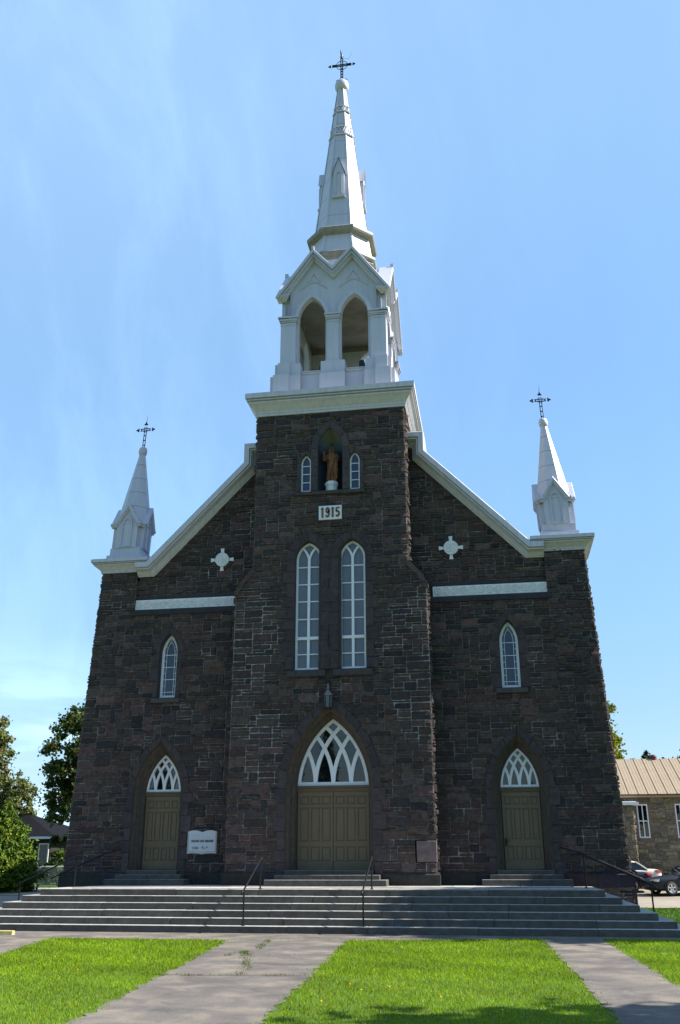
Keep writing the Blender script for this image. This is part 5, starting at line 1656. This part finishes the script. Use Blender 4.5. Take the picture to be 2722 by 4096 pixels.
for x in (-23.2, -20.65, -18.1, -15.55):
    mb = MB(); mb.tube([(x, 16.02, -.65), (x, 16.02, .47)], .028, 8); mb.build('post', simple('galvanised_post', (.5, .51, .5), .5, metal=.3), fe, fo)
mb = MB()
x = -24.0
while x < -14.5:
    for s in (-1, 1):
        a, b = (x, -.55), (x + s * .97, .42)
        mb.tube([(a[0], 16 + s * .004, a[1]), (b[0], 16 + s * .004, b[1])], .0045, 3, cap=False)
    x += .075
mb.build('wire_mesh', simple('galvanised_wire', (.42, .44, .44), .5, metal=.4), fe, fo)

# ------------------------------------------------------------------ right background: stone hall with metal roof
hl = empty('stone_hall', (18, 30, -.6), 'long stone hall with tan ribbed metal roof behind the right church corner', 'building')
LO = (18, 30, -.6)
X0, X1, YF = 9.6, 27.0, 30.0
WX = [11.46, 13.70, 15.94, 18.18, 20.42]
WZ0, WZ1, WWD = 1.95, 3.90, .64
st, mo = MB(), MB()
PAL_OLD = PAL
PAL = [((.24, .235, .155), 30), ((.28, .27, .18), 25), ((.19, .195, .13), 20), ((.17, .185, .14), 10), ((.28, .24, .165), 8)]
stone_wall(st, mo, lambda u, v, d: (u, YF - d, v), X0, X1, -.8, 4.35, lambda u, v: not any(x - .02 < u < x + WWD + .02 and WZ0 - .05 < v < WZ1 + .05 for x in WX), .05, .14, .125, 1.0)
stone_wall(st, mo, lambda u, v, d: (u, 29.0 - d, v), 11.4, 13.36, -.8, 3.78, lambda u, v: True, .05, .14, .125)
stone_wall(st, mo, lambda u, v, d: (13.36 + d, u, v), 29.0, 30.0, -.8, 3.78, lambda u, v: True, .07, .14, .125)
PAL = PAL_OLD
mo_m = simple('hall_mortar', (.22, .20, .165), .9, noise=.4, nscale=4)
st.build('stonework', M['stone'], hl, LO, recalc=False); mo.build('mortar', mo_m, hl, LO, recalc=False)
mb = MB(); mb.box(X0, X1, YF + .25, 39, -.8, 4.4)
mb.prism([(30.1, 4.35), (38.9, 4.35), (34.5, 6.7)], lambda u, v, d: (d, u, v), X0, X1)
mb.build('inner_wall', simple('hall_side_wall', (.16, .13, .10), .9, noise=.4), hl, LO)
mb = MB()
def slope(y): return 4.46 + (y - 29.6) * (7.02 - 4.46) / 4.9
mb.loft([[(x, 29.6, slope(29.6)) for x in (X0 - .4, X1 + .4)], [(x, 34.5, 7.02) for x in (X0 - .4, X1 + .4)], [(x, 39.4, slope(29.6)) for x in (X0 - .4, X1 + .4)]])
x = X0 - .3
while x < X1 + .4:
    mb.prism([(x, 0), (x + .05, 0), (x + .04, .045), (x + .01, .045)], lambda u, v, d: (u, d, slope(d) + v - .002), 29.59, 34.5)
    for q in (1, 2):
        xx = x + .19 * q; mb.prism([(xx, 0), (xx + .02, 0), (xx + .015, .014), (xx + .005, .014)], lambda u, v, d: (u, d, slope(d) + v - .002), 29.59, 34.5)
    x += .57
mb.build('metal_roof', simple('tan_ribbed_metal', (.35, .262, .165), .5, noise=.14, nscale=1.5), hl, LO)
mb = MB(); mb.box(X0 - .4, X1 + .4, 29.52, 29.62, 4.38, 4.47); mb.build('eave_trim', simple('brown_eave_trim', (.14, .07, .03), .6), hl, LO)
mb = MB(); mb.box(X0 - .3, X1 + .3, 29.62, 30.02, 4.30, 4.38); mb.build('soffit', simple('tan_soffit', (.40, .34, .24), .7), hl, LO)
mb = MB(); mb.box(11.2, 13.69, 28.75, 30.0, 3.80, 3.97); mb.box(11.3, 13.55, 28.85, 30.0, 3.97, 4.02); mb.build('porch_cornice', M['white'], hl, LO)
mb = MB(); mb.lathe(15.75, 34.5, [(.21, 6.9), (.21, 7.14), (.24, 7.15), (.20, 7.24), (.08, 7.29)], 16); mb.build('roof_vent', simple('dark_red_vent', (.10, .025, .02), .6), hl, LO)
for x in WX:
    mb = MB(); y = 29.97
    for a, b, c, d in ((x, x + .07, WZ0, WZ1), (x + WWD - .07, x + WWD, WZ0, WZ1), (x + .07, x + WWD - .07, WZ1 - .07, WZ1), (x + .07, x + WWD - .07, WZ0, WZ0 + .08)): mb.box(a, b, y, y + .1, c, d)
    mb.box(x + WWD / 2 - .03, x + WWD / 2 + .03, y + .01, y + .09, WZ0 + .08, WZ1 - .07)
    mb.box(x + .07, x + WWD - .07, y + .02, y + .085, 2.90, 2.96)
    w_ = mb.build('window', M['white'], hl, LO)
    mb = MB(); mb.box(x + .07, x + WWD - .07, y + .065, y + .08, WZ0 + .08, WZ1 - .07); mb.build('glass_pane', M['glass_dark'], w_, LO)
    mb = MB(); mb.box(x - .1, x + WWD + .1, YF - .06, YF + .1, WZ0 - .2, WZ0 - .01, (.17, .13, .11)); mb.box(x - .16, x - .0, YF - .03, YF + .1, WZ0, WZ1 + .2, (.19, .14, .115)); mb.box(x + WWD, x + WWD + .16, YF - .03, YF + .1, WZ0, WZ1 + .2, (.19, .14, .115)); mb.box(x, x + WWD, YF - .03, YF + .1, WZ1, WZ1 + .2, (.19, .14, .115)); mb.build('stone_surround', M['dressed'], w_, LO)

# ------------------------------------------------------------------ parked cars
M['tyre'] = simple('tyre_rubber', (.02, .02, .02), .85)
M['alloy'] = simple('alloy_wheel', (.55, .56, .58), .3, metal=.8)
M['lamp_clear'] = simple('headlamp_lens', (.72, .68, .55), .12, spec=.8)
M['lamp_red'] = simple('tail_lamp_lens', (.26, .015, .012), .2, spec=.7)
M['black_trim'] = simple('black_plastic', (.015, .015, .016), .6)
def car(label, x, y, rz, paint):
    z = ground(x, y) + .015
    o = empty('parked_car', (x, y, z), label, 'car', 'cars parked behind the church', rz)
    mb = MB()
    stn = [(2.40, .50, .42, .60), (2.34, .68, .30, .66), (2.20, .79, .22, .74), (1.9, .85, .19, .80), (1.4, .88, .18, .87), (.85, .89, .18, .93), (.3, .90, .18, .95), (-.6, .90, .18, .97), (-1.3, .89, .18, .99), (-1.75, .88, .20, 1.0), (-2.15, .83, .24, .98), (-2.32, .74, .32, .92), (-2.38, .58, .42, .78)]
    rings = []
    for sx, hw, zb, zt in stn:
        zm = zb + (zt - zb) * .55
        half = [(0, zb), (hw * .82, zb), (hw * .96, zb + (zt - zb) * .14), (hw, zm), (hw * .985, zb + (zt - zb) * .82), (hw * .90, zt - .03), (hw * .72, zt), (hw * .3, zt + .015)]
        rings.append([(sx, a, b) for a, b in half] + [(sx, -a, b) for a, b in reversed(half[1:])])
    mb.loft(rings, True, True, True)
    body = mb.build('body', paint, o, smooth=True); body.modifiers.new('sub', 'SUBSURF').render_levels = 1
    mb = MB()
    lv = [(.92, .95, -1.72, .80), (1.05, .72, -1.55, .755), (1.22, .38, -1.26, .68), (1.36, .12, -1.02, .62), (1.395, -.1, -.85, .52)]
    def rr(z, xf, xb, hw): return [(xf, -hw * .8, z), (xf - .12, -hw, z), (xb + .15, -hw, z), (xb, -hw * .8, z), (xb, hw * .8, z), (xb + .15, hw, z), (xf - .12, hw, z), (xf, hw * .8, z)]
    mb.loft([rr(*l) for l in lv], True, False, True); mb.build('window', M['glass_dark'], o, smooth=False)
    mb = MB()
    mb.loft([rr(1.345, .19, -1.07, .645), rr(1.39, .06, -.98, .60), rr(1.425, -.12, -.82, .48)], True, True, True)
    for s in (-1, 1):
        mb.tube([(.84, s * .79, .93), (.38, s * .70, 1.20), (.10, s * .625, 1.37)], .032, 6); mb.tube([(-1.62, s * .78, .95), (-1.24, s * .68, 1.22), (-1.0, s * .62, 1.37)], .05, 6)
        mb.tube([(-.42, s * .815, .93), (-.42, s * .70, 1.2), (-.44, s * .635, 1.37)], .03, 6)
    mb.build('roof', paint, o, smooth=False)
    for wx in (1.42, -1.32):
        for s in (-1, 1):
            mb = MB()
            prof = [(.20, .70), (.30, .70), (.325, .74), (.325, .88), (.30, .912), (.215, .905)]
            mb.loft([[(wx + r * math.cos(t), s * d, .325 + r * math.sin(t)) for t in [2 * math.pi * i / 28 for i in range(28)]] for r, d in prof], True)
            w_ = mb.build('wheel', M['tyre'], o, smooth=True)
            mb = MB()
            mb.loft([[(wx + r * math.cos(t), s * d, .325 + r * math.sin(t)) for t in [2 * math.pi * i / 28 for i in range(28)]] for r, d in ((.225, .908), (.195, .90), (.19, .84))], True)
            for q in range(5):
                t = 2 * math.pi * q / 5 + .3
                mb.prism([(wx + .05 * math.cos(t + .9), .325 + .05 * math.sin(t + .9)), (wx + .195 * math.cos(t + .17), .325 + .195 * math.sin(t + .17)), (wx + .195 * math.cos(t - .17), .325 + .195 * math.sin(t - .17)), (wx + .05 * math.cos(t - .9), .325 + .05 * math.sin(t - .9))], lambda u, v, d: (u, d, v), s * .87, s * .90)
            mb.build('rim', M['alloy'], w_)
            mb = MB(); mb.loft([[(wx + r * math.cos(t), s * d, .34 + r * math.sin(t)) for t in [math.pi * i / 16 for i in range(17)]] for r, d in ((.325, .86), (.375, .905), (.37, .86))]); mb.build('wheel_arch', M['black_trim'], o)
    for s in (-1, 1):
        mb = MB(); mb.loft([[(2.335, s * .42, .60), (2.24, s * .72, .62), (2.05, s * .835, .64)], [(2.30, s * .42, .715), (2.20, s * .71, .735), (1.98, s * .82, .745)], [(2.1, s * .42, .72), (2.05, s * .68, .74), (1.9, s * .76, .745)]]); mb.build('headlight', M['lamp_clear'], o)
        mb = MB(); mb.loft([[(-2.375, s * .60, .82), (-2.31, s * .74, .82), (-2.12, s * .85, .82)], [(-2.36, s * .60, .90), (-2.29, s * .735, .90), (-2.1, s * .845, .91)], [(-2.2, s * .45, .95), (-2.15, s * .70, .95), (-1.95, s * .78, .96)]]); mb.build('tail_light', M['lamp_red'], o)
        mb = MB(); mb.box(.62, .78, s * .86, s * 1.0, .93, 1.05); soft(mb.build('door_mirror', paint, o), .03, 2)
        mb = MB(); mb.box(-.7, 1.1, s * .889, s * .908, .28, .36); mb.build('side_trim', M['black_trim'], o)
    mb = MB(); mb.box(2.28, 2.40, -.38, .38, .44, .56); mb.build('grille', M['black_trim'], o)
    return o
def paint(name, c): return simple(name, c, .32, spec=.3, coat=.12)
car('black car with round-cornered headlight, front cut by the right photo edge', 14.75, 21.9, R(199), paint('black_car_paint', (.008, .009, .014)))
car('dark car half hidden behind the right church corner', 10.75, 23.4, R(180), paint('dark_car_paint', (.012, .013, .018)))
car('silver beige sedan with red tail light parked against the stone hall', 11.75, 26.6, R(180), paint('silver_car_paint', (.62, .57, .50)))
